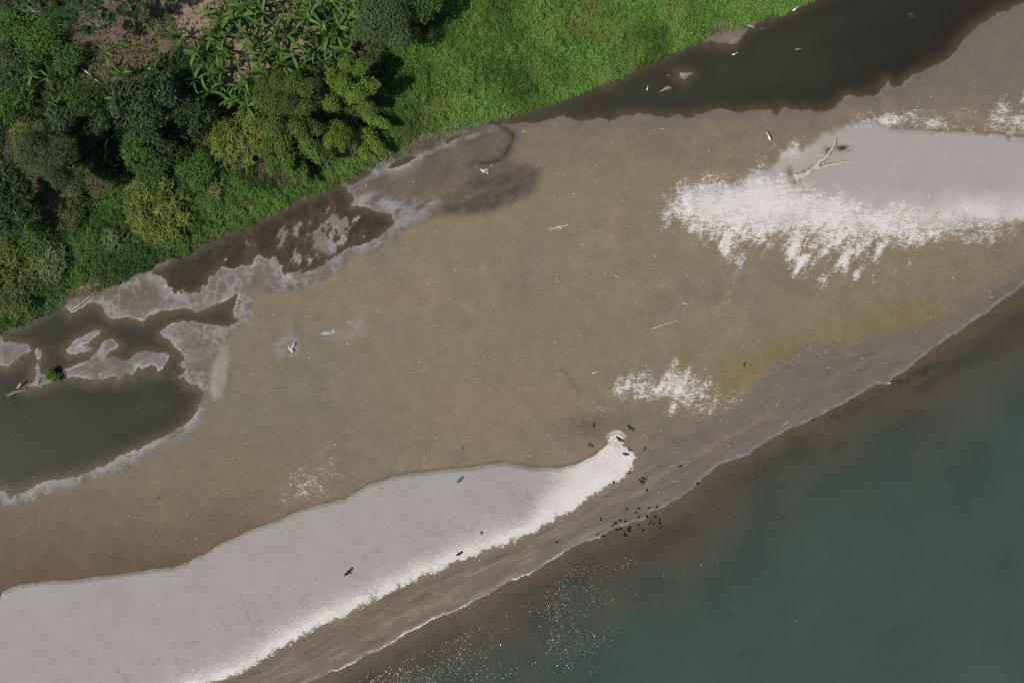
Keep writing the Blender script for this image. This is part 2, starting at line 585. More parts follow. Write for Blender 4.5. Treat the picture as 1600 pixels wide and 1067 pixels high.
P_SOIL1 = [(95, -60), (262, -60), (285, 5), (300, 50), (275, 75), (235, 105), (195, 122), (160, 135), (140, 112), (122, 98), (112, 75), (118, 45), (98, 25)]
P_SOIL2 = [(265, -60), (582, -60), (575, 60), (562, 70), (520, 90), (450, 100), (420, 130), (385, 142), (340, 130), (300, 100), (285, 60)]
P_LAWN = [(322, 50), (350, 62), (368, 78), (362, 95), (335, 105), (300, 112), (285, 108), (300, 92), (318, 78)]
P_GRASS = [(-320, 560), (-100, 482), (0, 462), (70, 435), (92, 385), (122, 335), (200, 292), (270, 262), (340, 265), (420, 300), (470, 285), (520, 255), (560, 240),
           (608, 200), (598, 150), (600, 92), (640, 72), (680, 40), (690, -300), (1920, -300), (1500, -92), (1330, -22), (1262, 6), (1230, 20), (1180, 38), (1130, 52),
           (1090, 66), (1050, 86), (1000, 108), (960, 130), (900, 148), (860, 163), (800, 180), (750, 196), (700, 213), (640, 243), (600, 252), (545, 282), (470, 311),
           (375, 358), (300, 394), (200, 436), (95, 478), (0, 523), (-100, 570), (-320, 663)]

R = {k: sdf(v) for k, v in dict(veg=P_VEG, river=P_RIVER, chan=P_CHAN, pool=P_POOL, lag=P_LAG, dryb=P_DRYB, dryc=P_DRYC, wc=P_WC, wd=P_WD,
                                we=P_WE, mud=P_MUD, flat=P_FLAT, dark=P_DARK, scum=P_SCUM, sp1=P_SPEC, sp2=P_SPEC2, sp3=P_SPEC3, tongue=P_TONGUE, silt=P_SILT,
                                soil1=P_SOIL1, soil2=P_SOIL2, lawn=P_LAWN, grass=P_GRASS).items()}
R['isle'] = np.max([sdf(p) for p in ISLES], axis=0)
R['pud'] = np.max([sdf(p) for p in PUDDLES], axis=0)
R['bankrill'] = seg_dist([(548, 292), (575, 272), (602, 262), (640, 246), (668, 232), (700, 218), (735, 205), (770, 196)], False)
R['low'] = seg_dist(DRYB_LOW, False)
R['rill'] = seg_dist(RILL, False)
R['olive'] = seg_dist([(1120, 612), (1165, 575), (1210, 552), (1260, 540), (1350, 515), (1450, 482)], False)
R['ridge'] = seg_dist([(560, 1000), (700, 930), (850, 840), (1000, 765), (1100, 700), (1200, 650)], False)

# ------------------------------------------------------------------ terrain sheet
STEP = 0.18
ux = np.arange(-87.0, 87.001, STEP)
uy = np.arange(-60.0, 60.001, STEP)
outer = np.array([1.2, 3, 6, 12, 25, 50, 100, 200, 420, 900, 2000, 4000])
xs = np.concatenate([ux[0]-outer[::-1], ux, ux[-1]+outer])
ys = np.concatenate([uy[0]-outer[::-1], uy, uy[-1]+outer])
X, Y = np.meshgrid(xs, ys)
PX = 800+10*X
PY = 533.5-10*Y


def fields(px, py):
    """height and ground cover of the place at plan points"""
    f = {}
    w1x = fbm(px, py, 36, 4, 1)
    w1y = fbm(px, py, 36, 4, 6)
    w2x = fbm(px, py, 9, 3, 12)
    w2y = fbm(px, py, 9, 3, 17)
    ax = px+3.0*w1x+2.6*w2x
    ay = py+3.0*w1y+2.6*w2y
    sx = px+2.0*w1x+0.8*w2x
    sy = py+2.0*w1y+0.8*w2y
    riv = samp(R['river'], sx, sy)+2.0*fbm(px, py, 14, 3, 23)
    chan = samp(R['chan'], ax, ay)
    pool = samp(R['pool'], ax, ay)
    lag = samp(R['lag'], ax, ay)
    fr_ = np.exp(-(((px-275)/45)**2+((py-570)/40)**2)**2)+np.exp(-(((px-140)/60)**2+((py-548)/32)**2)**2)*0.6
    lag = np.where(lag > -12, lag-9*fr_*(fbm(px, py, 10, 3, 33)+0.15), lag)
    pool = np.where((pool > -9) & (px < 470), pool-8*sstep(400, 440, py+0.25*(px-330))*(fbm(px, py, 11, 3, 35)+0.1), pool)
    isle = samp(R['isle'], ax, ay)
    # streaky silt islands in the pool by the bank
    u = px*0.52-py*0.85
    v = px*0.85+py*0.52
    st = fbm(u/2.0, v, 10, 4, 31)+0.25*fbm(px, py, 5, 2, 37)
    zone = np.exp(-(((px-500+0.8*(py-370))/88)**2+((py-368)/46)**2)**2)
    bar = (st-0.12-0.9*(1-zone))*14
    pool = np.where(pool > 0, np.minimum(pool, -bar), pool)
    pud = samp(R['pud'], sx, sy)+1.5*fbm(px, py, 12, 3, 39)
    back = np.maximum(np.maximum(np.maximum(chan, pool), lag), pud)
    back = np.minimum(back, -isle)
    wf = np.maximum(riv, back)
    f['riv'], f['back'], f['wf'], f['chan'], f['pool'], f['lag'] = riv, back, wf, chan, pool, lag
    veg = samp(R['veg'], px+4*w1x+3*w2x, py+4*w1y+3*w2y)
    f['veg'] = veg
    dryb = samp(R['dryb'], px+1.2*w1x+0.9*w2x, py+1.2*w1y+0.9*w2y)
    dryc = samp(R['dryc'], ax, ay)
    f['dryb'], f['dryc'] = dryb, dryc
    dl = np.maximum(-wf, 0)*0.1
    z = np.where(wf > 0, 0, 0.015+0.20*(1-np.exp(-dl/5.0)))
    dr = np.maximum(riv, 0)*0.1
    db = np.maximum(back, 0)*0.1
    z = z-np.where(riv > 0, np.minimum(0.015+0.11*dr, 5.0), 0)-np.where((back > 0) & (riv <= 0), np.minimum(0.012+0.10*db+0.05*db*db, 1.5), 0)
    z = z+1.3*sstep(0, 35, veg)+0.25*fbm(px, py, 60, 3, 41)*sstep(5, 40, veg)
    low = samp(R['low'], px, py)
    z = z+np.where(dryb > -3, 0.45*sstep(-2, 7, dryb)*sstep(-4, 70, low), 0)
    z = z+0.16*sstep(-2, 10, dryc)
    z = z+0.015*fbm(px, py, 22, 3, 45)*sstep(0, 10, -wf)
    rill = samp(R['rill'], sx, sy)
    f['rill'] = rill
    z = z-0.10*np.exp(-(rill/4)**2)
    for cx, cy, r1, r2, dp in PITS:
        z = z-dp*np.exp(-((px-cx)/r1)**2-((py-cy)/r2)**2)
    z = z+0.22*sstep(-4, 8, samp(R['tongue'], ax, ay))
    f['z'] = z
    return f


PITS = [(1236, 268, 6, 9, 0.30), (1244, 284, 9, 4, 0.25), (1294, 234, 6, 6, 0.30), (1318, 231, 15, 6, 0.34), (456, 546, 6, 4, 0.12), (753, 270, 12, 4, 0.05)]
F = fields(PX, PY)
Z = F['z']
# regular part, used to set things on the ground
i0 = len(outer)
Zr = Z[i0:i0+len(uy), i0:i0+len(ux)]


def ground(x, y):
    u = np.clip((np.asarray(x, float)-ux[0])/STEP, 0, len(ux)-1.001)
    v = np.clip((np.asarray(y, float)-uy[0])/STEP, 0, len(uy)-1.001)
    xi = u.astype(int)
    yi = v.astype(int)
    fx = u-xi
    fy = v-yi
    return (Zr[yi, xi]*(1-fx)+Zr[yi, xi+1]*fx)*(1-fy)+(Zr[yi+1, xi]*(1-fx)+Zr[yi+1, xi+1]*fx)*fy


def colour_ground(px, py, F):
    wf, riv, back, veg = F['wf'], F['riv'], F['back'], F['veg']
    w1x = fbm(px, py, 50, 4, 51)
    w1y = fbm(px, py, 50, 4, 56)
    fine = fbm(px, py, 7, 3, 61)
    mid = fbm(px, py, 45, 4, 65)
    big = fbm(px, py, 220, 3, 70)
    # current-drawn streaks, running with the shore
    u = px*0.90-py*0.43
    v = px*0.43+py*0.90
    strk = fbm(u/5.0, v, 9, 4, 75)
    ax, ay = px+7*w1x, py+7*w1y
    C = np.empty(px.shape+(3,), np.float32)
    C[:] = lin(129, 116, 93)

    def lay(m, c):
        C[:] = C*(1-m[..., None])+np.asarray(c, np.float32)*m[..., None]
    # broad changes of sediment
    lay(np.clip(0.25+0.8*big+0.4*mid, 0, 1)*0.6, lin(120, 109, 87))
    lay(np.clip(0.9*fbm(px, py, 75, 4, 68), 0, 0.5), lin(116, 108, 92))
    lay(np.clip(0.2*mid+0.5*fbm(px, py, 120, 3, 80), 0, 1)*0.6, lin(137, 120, 95))
    tone = 1+0.07*mid+0.05*fbm(px, py, 18, 4, 66)+0.045*fbm(px*0.98-py*0.2, (px*0.2+py*0.98)*3.4, 40, 4, 67)
    C[:] = C*np.clip(tone, 0.75, 1.25)[..., None]
    lay(np.clip(np.exp(-((px-430)/190)**2-((py-620)/110)**2)*(0.6+0.5*mid), 0, 0.7), lin(120, 113, 94))
    lay(np.clip(np.exp(-((px-820)/170)**2-((py-660)/70)**2)*(0.55+0.5*mid), 0, 0.7), lin(132, 115, 92))
    lay(np.clip(np.exp(-((px-1000)/260)**2-((py-215)/45)**2)*(0.5+0.7*mid+0.3*fine), 0, 0.7), lin(112, 102, 84))
    lay(np.clip(sstep(1250, 1650, px)*sstep(330, 480, py)*0.6, 0, 1), lin(110, 99, 82))
    lay(np.clip(sstep(1330, 1500, px)*sstep(215, 130, py)*(0.75+0.4*mid), 0, 1), lin(112, 102, 92))
    # damp reddish sand before the lower bar, with lens corner darkening painted in
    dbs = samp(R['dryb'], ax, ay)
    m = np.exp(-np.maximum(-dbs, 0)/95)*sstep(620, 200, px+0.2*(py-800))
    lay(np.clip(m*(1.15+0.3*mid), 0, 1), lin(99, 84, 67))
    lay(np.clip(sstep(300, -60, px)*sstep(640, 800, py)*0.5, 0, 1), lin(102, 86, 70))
    # greyer silt nearer the back channel
    m = np.exp(-np.maximum(-back, 0)/26)
    lay(np.clip(m*0.75+0.2*mid*m, 0, 1), lin(112, 102, 90))
    m = sstep(-25, 25, samp(R['flat'], ax, ay))
    m = sstep(-12, 10, samp(R['flat'], ax, ay))
    lay(np.clip(m*(0.85+0.35*mid+0.2*fine), 0, 1), lin(97, 87, 77))
    lay(np.clip(m*(fbm(u/3.0, v, 14, 4, 79)-0.1), 0, 0.7), lin(76, 70, 65))
    br = samp(R['bankrill'], px+5*w1x+2.5*fine, py+5*w1y+2.5*fine)
    lay(np.clip(np.exp(-(br/6)**2)*(0.7+0.5*fine), 0, 0.85), lin(72, 69, 70))
    lay(np.clip(np.exp(-((br-8)/3)**2)*(0.4+0.9*fbm(px, py, 12, 3, 77)), 0, 0.6), lin(132, 132, 136))
    m = sstep(-14, 12, samp(R['dark'], ax+6*fine, ay+5*fine))
    lay(np.clip(m*(0.42+0.6*strk+0.5*fbm(px, py, 18, 4, 78)), 0, 0.9), lin(66, 61, 55))
    lay(np.clip(np.exp(-(F['rill']/3.2)**2)*(0.95+0.3*fine), 0, 1), lin(52, 51, 52))
    lay(np.clip(np.exp(-((F['rill']-6.0)/3.0)**2)*0.35, 0, 1), lin(78, 72, 66))
    # foreshore of the river
    mud = samp(R['mud'], ax, ay)
    m = sstep(-16, 18, mud+6*fine)
    lay(m*np.clip(0.9+0.2*mid, 0, 1), lin(106, 97, 89))
    m2 = m*sstep(1050, 700, px)
    lay(np.clip(m2*(0.75+0.45*strk), 0, 1), lin(108, 95, 76))
    s2_ = fbm(u/9.0, v, 4.5, 4, 76)
    ms_ = m*(1-0.65*sstep(900, 1150, px))
    lay(np.clip(ms_*(strk*0.6+0.8*s2_-0.12)*1.1, 0, 0.75), lin(84, 77, 69))
    lay(np.clip(ms_*(-strk*0.6-0.8*s2_-0.20)*1.2, 0, 0.7), lin(132, 121, 106))
    rid = samp(R['ridge'], ax, ay)
    lay(np.clip(np.exp(-(rid/5)**2)*(0.4+0.5*strk+0.3*fine), 0, 0.8)*m, lin(138, 120, 98))
    # yellowish algae along the break of slope
    ol = samp(R['olive'], ax, ay)
    lay(np.clip(np.exp(-(ol/24)**2)*(0.42+0.5*mid+0.6*fine+0.3*fbm(px, py, 16, 4, 82)), 0, 0.75), lin(120, 104, 66))
    lay(np.clip(np.exp(-((px-1010)/80)**2-((py-655)/28)**2)*(0.6+0.7*strk), 0, 0.8), lin(108, 100, 86))
    lay(np.clip(np.exp(-((px-920)/38)**2-((py-668)/22)**2)*(0.75+0.4*fine), 0, 0.85), lin(96, 88, 78))
    lay(np.clip(np.exp(-(seg_line(px+4*w1x, py+4*w1y, (876, 575), (905, 615))/4)**2)*(0.5+0.6*fine), 0, 0.6), lin(100, 90, 78))
    # dry, wind-smoothed sand
    dryb, dryc = F['dryb'], F['dryc']
    mb = sstep(-1.0, 1.6, dryb)
    low = samp(R['low'], px, py)
    mb = mb*sstep(-2, 11, np.where(dryb > 0, low, -low)+9*fine+5*mid)
    grey = np.clip(1+0.03*mid+0.02*fine, 0.8, 1.2)[..., None]
    g = np.asarray(lin(156, 150, 143), np.float32)*grey
    C[:] = C*(1-mb[..., None])+g*mb[..., None]
    mc = sstep(-4, 7, dryc+4*fine)*(1-0.0*px)
    cl0 = fbm(px, py, 17, 4, 122)
    mc2 = mc*sstep(30, -30, py-342+0.06*(1300-px)*(px > 1300)+26*cl0)
    mc2 = np.clip(mc2, 0, 1)
    g = np.asarray(lin(160, 153, 146), np.float32)*grey
    C[:] = C*(1-mc2[..., None])+g*mc2[..., None]
    lipc = np.exp(-((dryc+1.0)/2.2)**2)*sstep(1380, 1420, px)*(py < 260)
    lay(np.clip(lipc*(0.6+0.4*fine), 0, 0.7), lin(88, 80, 70))
    # wind-sorted pale dust over the dry sand, thickest towards the river side
    dust = mb*np.clip(np.exp(-np.maximum(low-3, 0)/27)*0.95*(1+0.3*mid)+sstep(800, 940, px)*0.75, 0, 1)
    dust = np.maximum(dust, sstep(-40, 45, samp(R['wc'], ax, ay)+10*cl0)*mc2*0.55)
    dust = np.maximum(dust, mc2*np.clip(0.62-np.abs(py-338)/105, 0, 1)*(1+0.4*mid))
    dust = np.maximum(dust, mc2*0.5*np.exp(-((px-1235)/34)**2-((py-236)/22)**2))
    tr = np.minimum(seg_line(px+5*w1x, py+5*w1y, (868, 742), (972, 748)), seg_line(px+6*w1x, py+6*w1y, (380, 925), (402, 985)))
    tr = np.minimum(tr, seg_line(px+4*w1x, py+4*w1y, (500, 946), (516, 941)))
    lay(np.clip(np.exp(-(tr/1.6)**2)*0.35, 0, 1)*mb, lin(122, 115, 108))
    smu = sstep(0.62, 1.0, fbm(px, py, 11, 3, 141)+0.5*np.exp(-np.abs(low-50)/30)-0.1)
    lay(smu*mb*0.35, lin(126, 119, 112))
    # lip of the slip face: a thin line of darker olive-brown sand
    lip = np.exp(-((dryb+1.5)/1.6)**2)*sstep(10, 40, low)
    lay(np.clip(lip*(0.55+0.4*fine), 0, 0.8), lin(92, 86, 68))
    for cx, cy, r1, r2, dp in PITS:
        q = np.exp(-((px-cx)/(r1*0.9))**2-((py-cy)/(r2*0.9))**2)
        lay(np.clip(q*(0.8+0.4*fine), 0, 0.7)*(dp > 0.08), lin(104, 96, 88))
    tg = sstep(-6, 7, samp(R['tongue'], ax, ay))
    lay(tg*0.7, lin(150, 142, 128))
    sl = sstep(-7, 5, samp(R['silt'], px+9*w1x+5*fine, py+9*w1y+5*fine))
    ret = 1-np.abs(fbm(px, py, 15, 3, 86))*2.2
    lay(sl*np.clip(0.75+0.2*mid, 0, 0.95), lin(99, 92, 83))
    lay(np.clip(np.exp(-((px-212)/34)**2-((py-466)/24)**2)*(0.8+0.4*fine), 0, 0.9), lin(106, 95, 76))
    lay(np.clip(sl*(0.16+0.60*fbm(px, py, 20, 4, 87)+0.14*ret), 0, 0.75)*sstep(1.0, 0.2, np.exp(-((px-212)/40)**2-((py-466)/28)**2)*1.7), lin(124, 120, 111))
    lay(np.clip(sl*sstep(0.62, 1.0, ret+0.35*fbm(px, py, 40, 3, 89))*0.45, 0, 0.6), lin(156, 155, 157))
    lay(np.clip(np.exp(-np.maximum(-F['chan'], 0)/(11+16*sstep(1300, 1450, px)))*sstep(2, -8, veg)*(0.75+0.5*fine+0.3*mid), 0, 0.9)*(F['chan'] < 0), lin(104, 95, 88))
    il = sstep(-6, 1, samp(R['isle'], ax, ay))*(px < 700)
    lay(il*np.clip(0.85+0.2*mid, 0, 1), lin(101, 95, 88))
    lay(np.clip(il*(0.25+0.9*fbm(px, py, 11, 4, 94)), 0, 0.75), lin(127, 124, 119))
    lay(np.clip(np.exp(-((px-145)/36)**2-((py-577)/9)**2)*(0.9+0.3*fine), 0, 0.9), lin(104, 89, 71))
    # silvery scum and dried silt on flats between the pools
    sc = np.clip(sstep(6, -8, px-720+40*mid)*sstep(-26, -2, back+3*fine)*sstep(2, -6, veg), 0, 1)*(back < 0.5)
    lay(np.clip(sc*(0.05+0.85*fbm(px, py, 14, 4, 88)), 0, 0.7), lin(124, 120, 111))
    lay(np.clip(sstep(-8, 14, samp(R['scum'], ax, ay))*(0.35+0.9*fbm(u/2.5, v, 9, 4, 91)), 0, 0.9), lin(150, 151, 152))
    for k_, kk in (('sp1', 0.8), ('sp2', 0.45), ('tongue', 0.0)):
        lay(np.clip(sstep(-12, 8, samp(R[k_], ax, ay))*(kk-0.25+0.9*fbm(u/2.0, v, 6, 4, 92)), 0, 0.8)*(kk > 0), lin(138, 135, 136))
    lay(np.clip(np.exp(-seg_line(px+2*fine, py+2*fine, (500, 524), (522, 518))**2/4)*(0.7+1.6*fbm(px, py, 4, 2, 93)), 0, 0.9), lin(180, 183, 186))
    # white rime where the lagoon laps its banks
    ed = np.maximum(pool_edge(F), 0)
    rime = np.exp(-((-back-1.0)/1.5)**2)*(back < 1.0)*np.clip(0.35+1.3*fbm(px, py, 30, 3, 95), 0, 1)
    rime = rime*sstep(760, 600, px)+0.30*rime*sstep(600, 760, px)*sstep(0, 0.6, fbm(px, py, 16, 3, 97)+0.2)
    fat = np.exp(-((-back-4)/6.0)**2)*(back < 1.0)*sstep(0.0, 0.4, fbm(px, py, 22, 4, 99)+0.5*fine+0.5*(py > 640)-0.05)*sstep(760, 640, px)
    rime = rime*sstep(-4, -18, veg)
    fat = fat*sstep(-4, -18, veg)
    lay(np.clip(0.75*fat, 0, 0.85), lin(140, 139, 135))
    lay(np.clip(rime*0.85, 0, 0.85), lin(165, 165, 162))
    # same, fainter, along the river; it breaks white towards the lower left
    rr = np.exp(-((-riv-2.0)/2.5)**2)*(riv < 1)
    lay(np.clip(rr*(0.55+0.5*fine), 0, 0.7), lin(134, 130, 130))
    rb = np.exp(-((-riv-0.3)/1.2)**2)*sstep(1000, 760, px)*np.clip(0.35+1.3*fbm(px, py, 30, 3, 103), 0, 1)
    lay(np.clip(rb*1.3, 0, 1), lin(225, 226, 228))
    lay(np.clip(sstep(-16, -3, veg+4*fine)*0.8, 0, 1), lin(88, 79, 64))
    # bed under water
    ub = riv > 0
    C[ub] = (np.asarray(lin(102, 89, 75), np.float32)*(1+0.12*mid+0.08*strk)[..., None])[ub]
    weed = np.clip(sstep(-0.05, 0.5, fbm(u/2.2, v, 55, 4, 107))*sstep(12, 45, riv), 0, 0.9)
    for wx_, wy_, wa, wb in ((1000, 868, 46, 26), (1195, 742, 40, 26), (1255, 705, 30, 26), (1430, 588, 90, 9), (1330, 640, 40, 14), (930, 905, 26, 16)):
        q1 = (px-wx_)*0.9-(py-wy_)*0.43
        q2 = (px-wx_)*0.43+(py-wy_)*0.9
        weed = np.maximum(weed, 0.9*np.exp(-(q1/wa)**2-(q2/wb)**2)*np.clip(0.8+0.8*fine+0.5*mid, 0, 1.1))
    weed = np.clip(weed, 0, 0.92)
    C[:] = np.where((riv > 0)[..., None], C*(1-weed[..., None])+np.asarray(lin(52, 52, 42), np.float32)*weed[..., None], C)
    uk = (back > 0) & (riv <= 0)
    C[uk] = (np.asarray(lin(90, 78, 63), np.float32)*(1+0.15*mid)[..., None])[uk]
    # banks and forest floor
    mv = sstep(0, 3, veg)
    soil = np.empty_like(C)
    soil[:] = lin(84, 74, 56)
    k = sstep(-8, 8, veg)*sstep(16, 6, veg)*np.clip(0.5+0.8*fbm(px, py, 18, 3, 111), 0, 1)
    soil = soil*(1-k[..., None])+np.asarray(lin(128, 114, 92), np.float32)*k[..., None]
    s1 = sstep(-8, 8, samp(R['soil1'], ax, ay))
    lit = fbm(px, py, 5, 3, 115)
    c1 = np.asarray(lin(106, 89, 77), np.float32)*np.clip(1+0.15*mid+0.22*lit, 0.6, 1.5)[..., None]
    soil = soil*(1-s1[..., None])+c1*s1[..., None]
    gr = np.clip(0.2+0.9*fbm(px, py, 40, 3, 118), 0, 0.7)*s1*sstep(215, 265, px)
    soil = soil*(1-gr[..., None])+np.asarray(lin(104, 96, 62), np.float32)*gr[..., None]
    s2 = sstep(-8, 8, samp(R['soil2'], ax, ay))
    c2 = np.asarray(lin(142, 123, 105), np.float32)*np.clip(1+0.12*mid+0.28*lit, 0.55, 1.5)[..., None]
    soil = soil*(1-s2[..., None])+c2*s2[..., None]
    ln = sstep(-6, 6, samp(R['lawn'], ax, ay))
    soil = soil*(1-ln[..., None])+np.asarray(lin(70, 92, 40), np.float32)*ln[..., None]
    C[:] = C*(1-mv[..., None])+soil*mv[..., None]
    # pale crust amount, broken further in the material
    an = fbm((px*0.5-py*0.87)/3.6, px*0.87+py*0.5, 12, 4, 121)       # streaks of drying
    cl = fbm(px, py, 17, 4, 122)
    wc = samp(R['wc'], ax, ay)
    lowc = sstep(325, 400, py-0.06*(px-1200))
    white = sstep(-66, 44, wc)*(0.72-0.20*lowc)+(0.44*an*lowc+0.20*cl)*sstep(-66, -5, wc)-0.05
    white = np.where(wc > -75, white, 0)
    white = white*(1-0.35*sstep(1360, 1520, px)*sstep(390, 330, py))
    wd = samp(R['wd'], ax, ay)
    white = np.maximum(white, sstep(-34, 20, wd)*(0.40+0.26*fbm(px, py*1.6, 34, 4, 125)+0.12*cl))
    we = samp(R['we'], ax, ay)
    white = np.maximum(white, np.where(we > -55, sstep(-44, 26, we)*0.50+(0.22*an+0.14*cl)*sstep(-50, -6, we)-0.03, 0))
    g_ = np.exp(-((px-1110)/80)**2-((py-628)/36)**2)
    white = np.maximum(white, g_*(0.37+0.18*an+0.15*cl))
    white = np.maximum(white, (0.30+0.12*cl)*np.exp(-((px-1300)/50)**2-((py-550)/15)**2))
    white = np.maximum(white, (0.31+0.12*cl)*np.exp(-((px-930)/30)**2-((py-638)/16)**2))
    sw = np.hypot(px-965, py-692)
    white = np.maximum(white, 0.85*np.exp(-(((px-963)/19)**2+((py-684)/16)**2)**2)-0.30*np.abs(np.sin(sw*0.42+np.arctan2(py-692, px-965))))
    wl = np.exp(-np.maximum(low-8, 0)/24.0)*0.68*sstep(-9, 6, dryb+5*fine)+0.16*an*np.exp(-low/50)+0.10*cl*np.exp(-low/50)
    wl = wl+0.12*mb*sstep(820, 960, px)
    wl = np.where(dryb > -12, wl, 0)
    white = np.maximum(white, wl)
    white = np.maximum(white, sstep(-40, 18, samp(R['sp3'], ax, ay))*(0.37+0.18*cl))
    white = np.maximum(white, (0.27+0.22*an)*np.exp(-((px-1140)/75)**2-((py-445)/50)**2))
    white = np.maximum(white, (0.36+0.2*cl)*np.exp(-((px-1240)/50)**2-((py-230)/24)**2))
    white = np.where((wf > -2) | (veg > -2), 0, np.clip(white, 0, 1))
    wet = np.clip(np.exp(-np.maximum(-wf, 0)/20)+0.6*m, 0, 1)*(1-mb)*(1-mc)
    return C, white, wet, np.where((wf > -2) | (veg > -2), 0, np.clip(dust, 0, 1)), np.maximum(mb, mc2)


def seg_line(px, py, a, b):
    ex, ey = b[0]-a[0], b[1]-a[1]
    t = np.clip(((px-a[0])*ex+(py-a[1])*ey)/(ex*ex+ey*ey), 0, 1)
    return np.hypot(px-a[0]-t*ex, py-a[1]-t*ey)


def pool_edge(F):
    return -F['back']


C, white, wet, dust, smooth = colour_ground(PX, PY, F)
ny, nx = X.shape
idx = np.arange(ny*nx, dtype=np.int32).reshape(ny, nx)
faces = np.stack([idx[:-1, :-1], idx[:-1, 1:], idx[1:, 1:], idx[1:, :-1]], -1).reshape(-1, 4)
V = np.stack([X, Y, Z], -1).reshape(-1, 3)
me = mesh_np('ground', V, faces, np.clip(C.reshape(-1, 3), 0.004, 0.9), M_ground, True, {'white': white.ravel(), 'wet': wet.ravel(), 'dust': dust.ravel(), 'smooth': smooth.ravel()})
tag(obj('ground', me), 'brown and pale grey river sandbar with mud flats and bank', None, None, 'structure')
del V, faces

# ------------------------------------------------------------------ water sheets (river, back channel, lagoon)
WSTEP = 0.36
wx = np.concatenate([-87-outer[::-1], np.arange(-87, 87.01, WSTEP), 87+outer])
wy = np.concatenate([-60-outer[::-1], np.arange(-60, 60.01, WSTEP), 60+outer])
XW, YW = np.meshgrid(wx, wy)
PXW, PYW = 800+10*XW, 533.5-10*YW
FW = fields(PXW, PYW)
riv, back, zb = FW['riv'], FW['back'], FW['z']
depth = np.maximum(-zb, 0)
isr = riv > back
big = fbm(PXW, PYW, 170, 4, 131)
col_w = np.empty(XW.shape+(3,), np.float32)
rivc = np.asarray(lin(65, 80, 70), np.float32)*(1+0.10*big)[..., None]
shal = np.asarray(lin(94, 88, 76), np.float32)
t = sstep(-5, 165, riv+45*big+45*fbm(PXW, PYW, 60, 4, 133))[..., None]
rivc = shal*(1-t)+rivc*t
lagc = np.asarray(lin(60, 63, 51), np.float32)*(1+0.13*big)[..., None]
chc = (np.asarray(lin(58, 60, 48), np.float32)*(1-sstep(1050, 1500, PXW))[..., None]+np.asarray(lin(45, 42, 35), np.float32)*sstep(1050, 1500, PXW)[..., None])*(1+0.10*big)[..., None]
poc = np.asarray(lin(62, 57, 45), np.float32)*(1+0.10*big)[..., None]
mid_x = sstep(560, 760, PXW)[..., None]
bc = lagc*(1-mid_x)+chc*mid_x
pm = (FW['pool'] > -6)[..., None]
bc = np.where(pm, poc, bc)
# milky inflow at the head of the back channel
hd = np.exp(-((PXW-830)/70)**2-((PYW-172)/25)**2)[..., None]*0.6
bc = bc*(1-hd)+np.asarray(lin(78, 80, 72), np.float32)*hd
# slow brownish rim along the sand side of the back channel
col_w[:] = np.where(isr[..., None], rivc, bc)
kturb = np.where(isr, 1.1, np.where(PXW > 700, 2.2, np.where(FW['pool'] > -6, 3.2, 1.9)))
turb = 1-np.exp(-kturb*depth)
turb = np.clip(turb, 0.0, 0.97)
gust = fbm((PXW*0.93-PYW*0.36)/4.0, PXW*0.36+PYW*0.93, 34, 4, 137)
rip = np.where(isr, 0.30+0.22*gust, 0.02)
rip = rip+np.where(isr, 1.15*np.exp(-(((PXW-915)/52)**2+((PYW-965)/78)**2)**2)*np.clip(0.65+1.0*gust, 0, 1.6), 0)
rip = rip+np.where(isr, 0.45*np.exp(-((PXW-1010)/80)**2-((PYW-880)/40)**2)*np.clip(0.4+1.2*gust, 0, 1.6), 0)
rip = rip+np.where(isr, 0.40*np.exp(-((PXW-690)/100)**2-((PYW-1058)/20)**2)*np.clip(0.5+1.0*gust, 0, 1.5), 0)
rip = rip*np.where(isr, sstep(-5, 45, riv), 1)
rip = np.clip(rip, 0.02, 1.6)
ny, nx = XW.shape
idx = np.arange(ny*nx, dtype=np.int32).reshape(ny, nx)
fc = np.stack([idx[:-1, :-1], idx[:-1, 1:], idx[1:, 1:], idx[1:, :-1]], -1).reshape(-1, 4)
zc = zb.ravel()[fc].min(1)
rc = isr.ravel()[fc].any(1)
pxc = PXW.ravel()[fc].mean(1)
pyc = PYW.ravel()[fc].mean(1)
is_ch = (pxc > 700) & ~rc
for nm, sel, lb in (('river', rc, 'murky green river along the lower right'), ('back_channel', is_ch, 'dark still channel between grass bank and sandbar'),
                    ('lagoon', ~rc & ~is_ch, 'murky shallow lagoon at the left between bank and sand')):
    q = fc[sel & (zc < 0.004)]
    used, inv = np.unique(q.ravel(), return_inverse=True)
    vv = np.stack([XW.ravel()[used], YW.ravel()[used], np.zeros(len(used))], -1)
    me = mesh_np(nm, vv, inv.reshape(-1, 4), col_w.reshape(-1, 3)[used], M_water, True,
                 {'turbid': turb.ravel()[used], 'ripple': rip.ravel()[used]})
    tag(obj(nm, me), lb, None, None, 'structure')

# ------------------------------------------------------------------ foliage builders


def leaf_cloud(pos, nrm, length, width, cols, droop=0.0, tdir=None):
    """diamond leaves; returns verts, quads, colours"""
    n = len(pos)
    nrm = nrm/np.maximum(np.linalg.norm(nrm, axis=1, keepdims=True), 1e-6)
    r = rng.normal(size=(n, 3)) if tdir is None else tdir
    t_ = r-nrm*np.sum(r*nrm, 1, keepdims=True)
    t_ /= np.maximum(np.linalg.norm(t_, axis=1, keepdims=True), 1e-6)
    s_ = np.cross(nrm, t_)
    L_ = np.asarray(length).reshape(-1, 1)*0.5
    W_ = np.asarray(width).reshape(-1, 1)*0.5
    a = pos-t_*L_
    b = pos+s_*W_+nrm*W_*0.25
    c = pos+t_*L_
    c[:, 2] -= droop*L_[:, 0]
    e = pos-s_*W_+nrm*W_*0.25
    V_ = np.stack([a, b, c, e], 1).reshape(-1, 3)
    F_ = np.arange(4*n, dtype=np.int32).reshape(-1, 4)
    return V_, F_, np.repeat(cols, 4, axis=0)


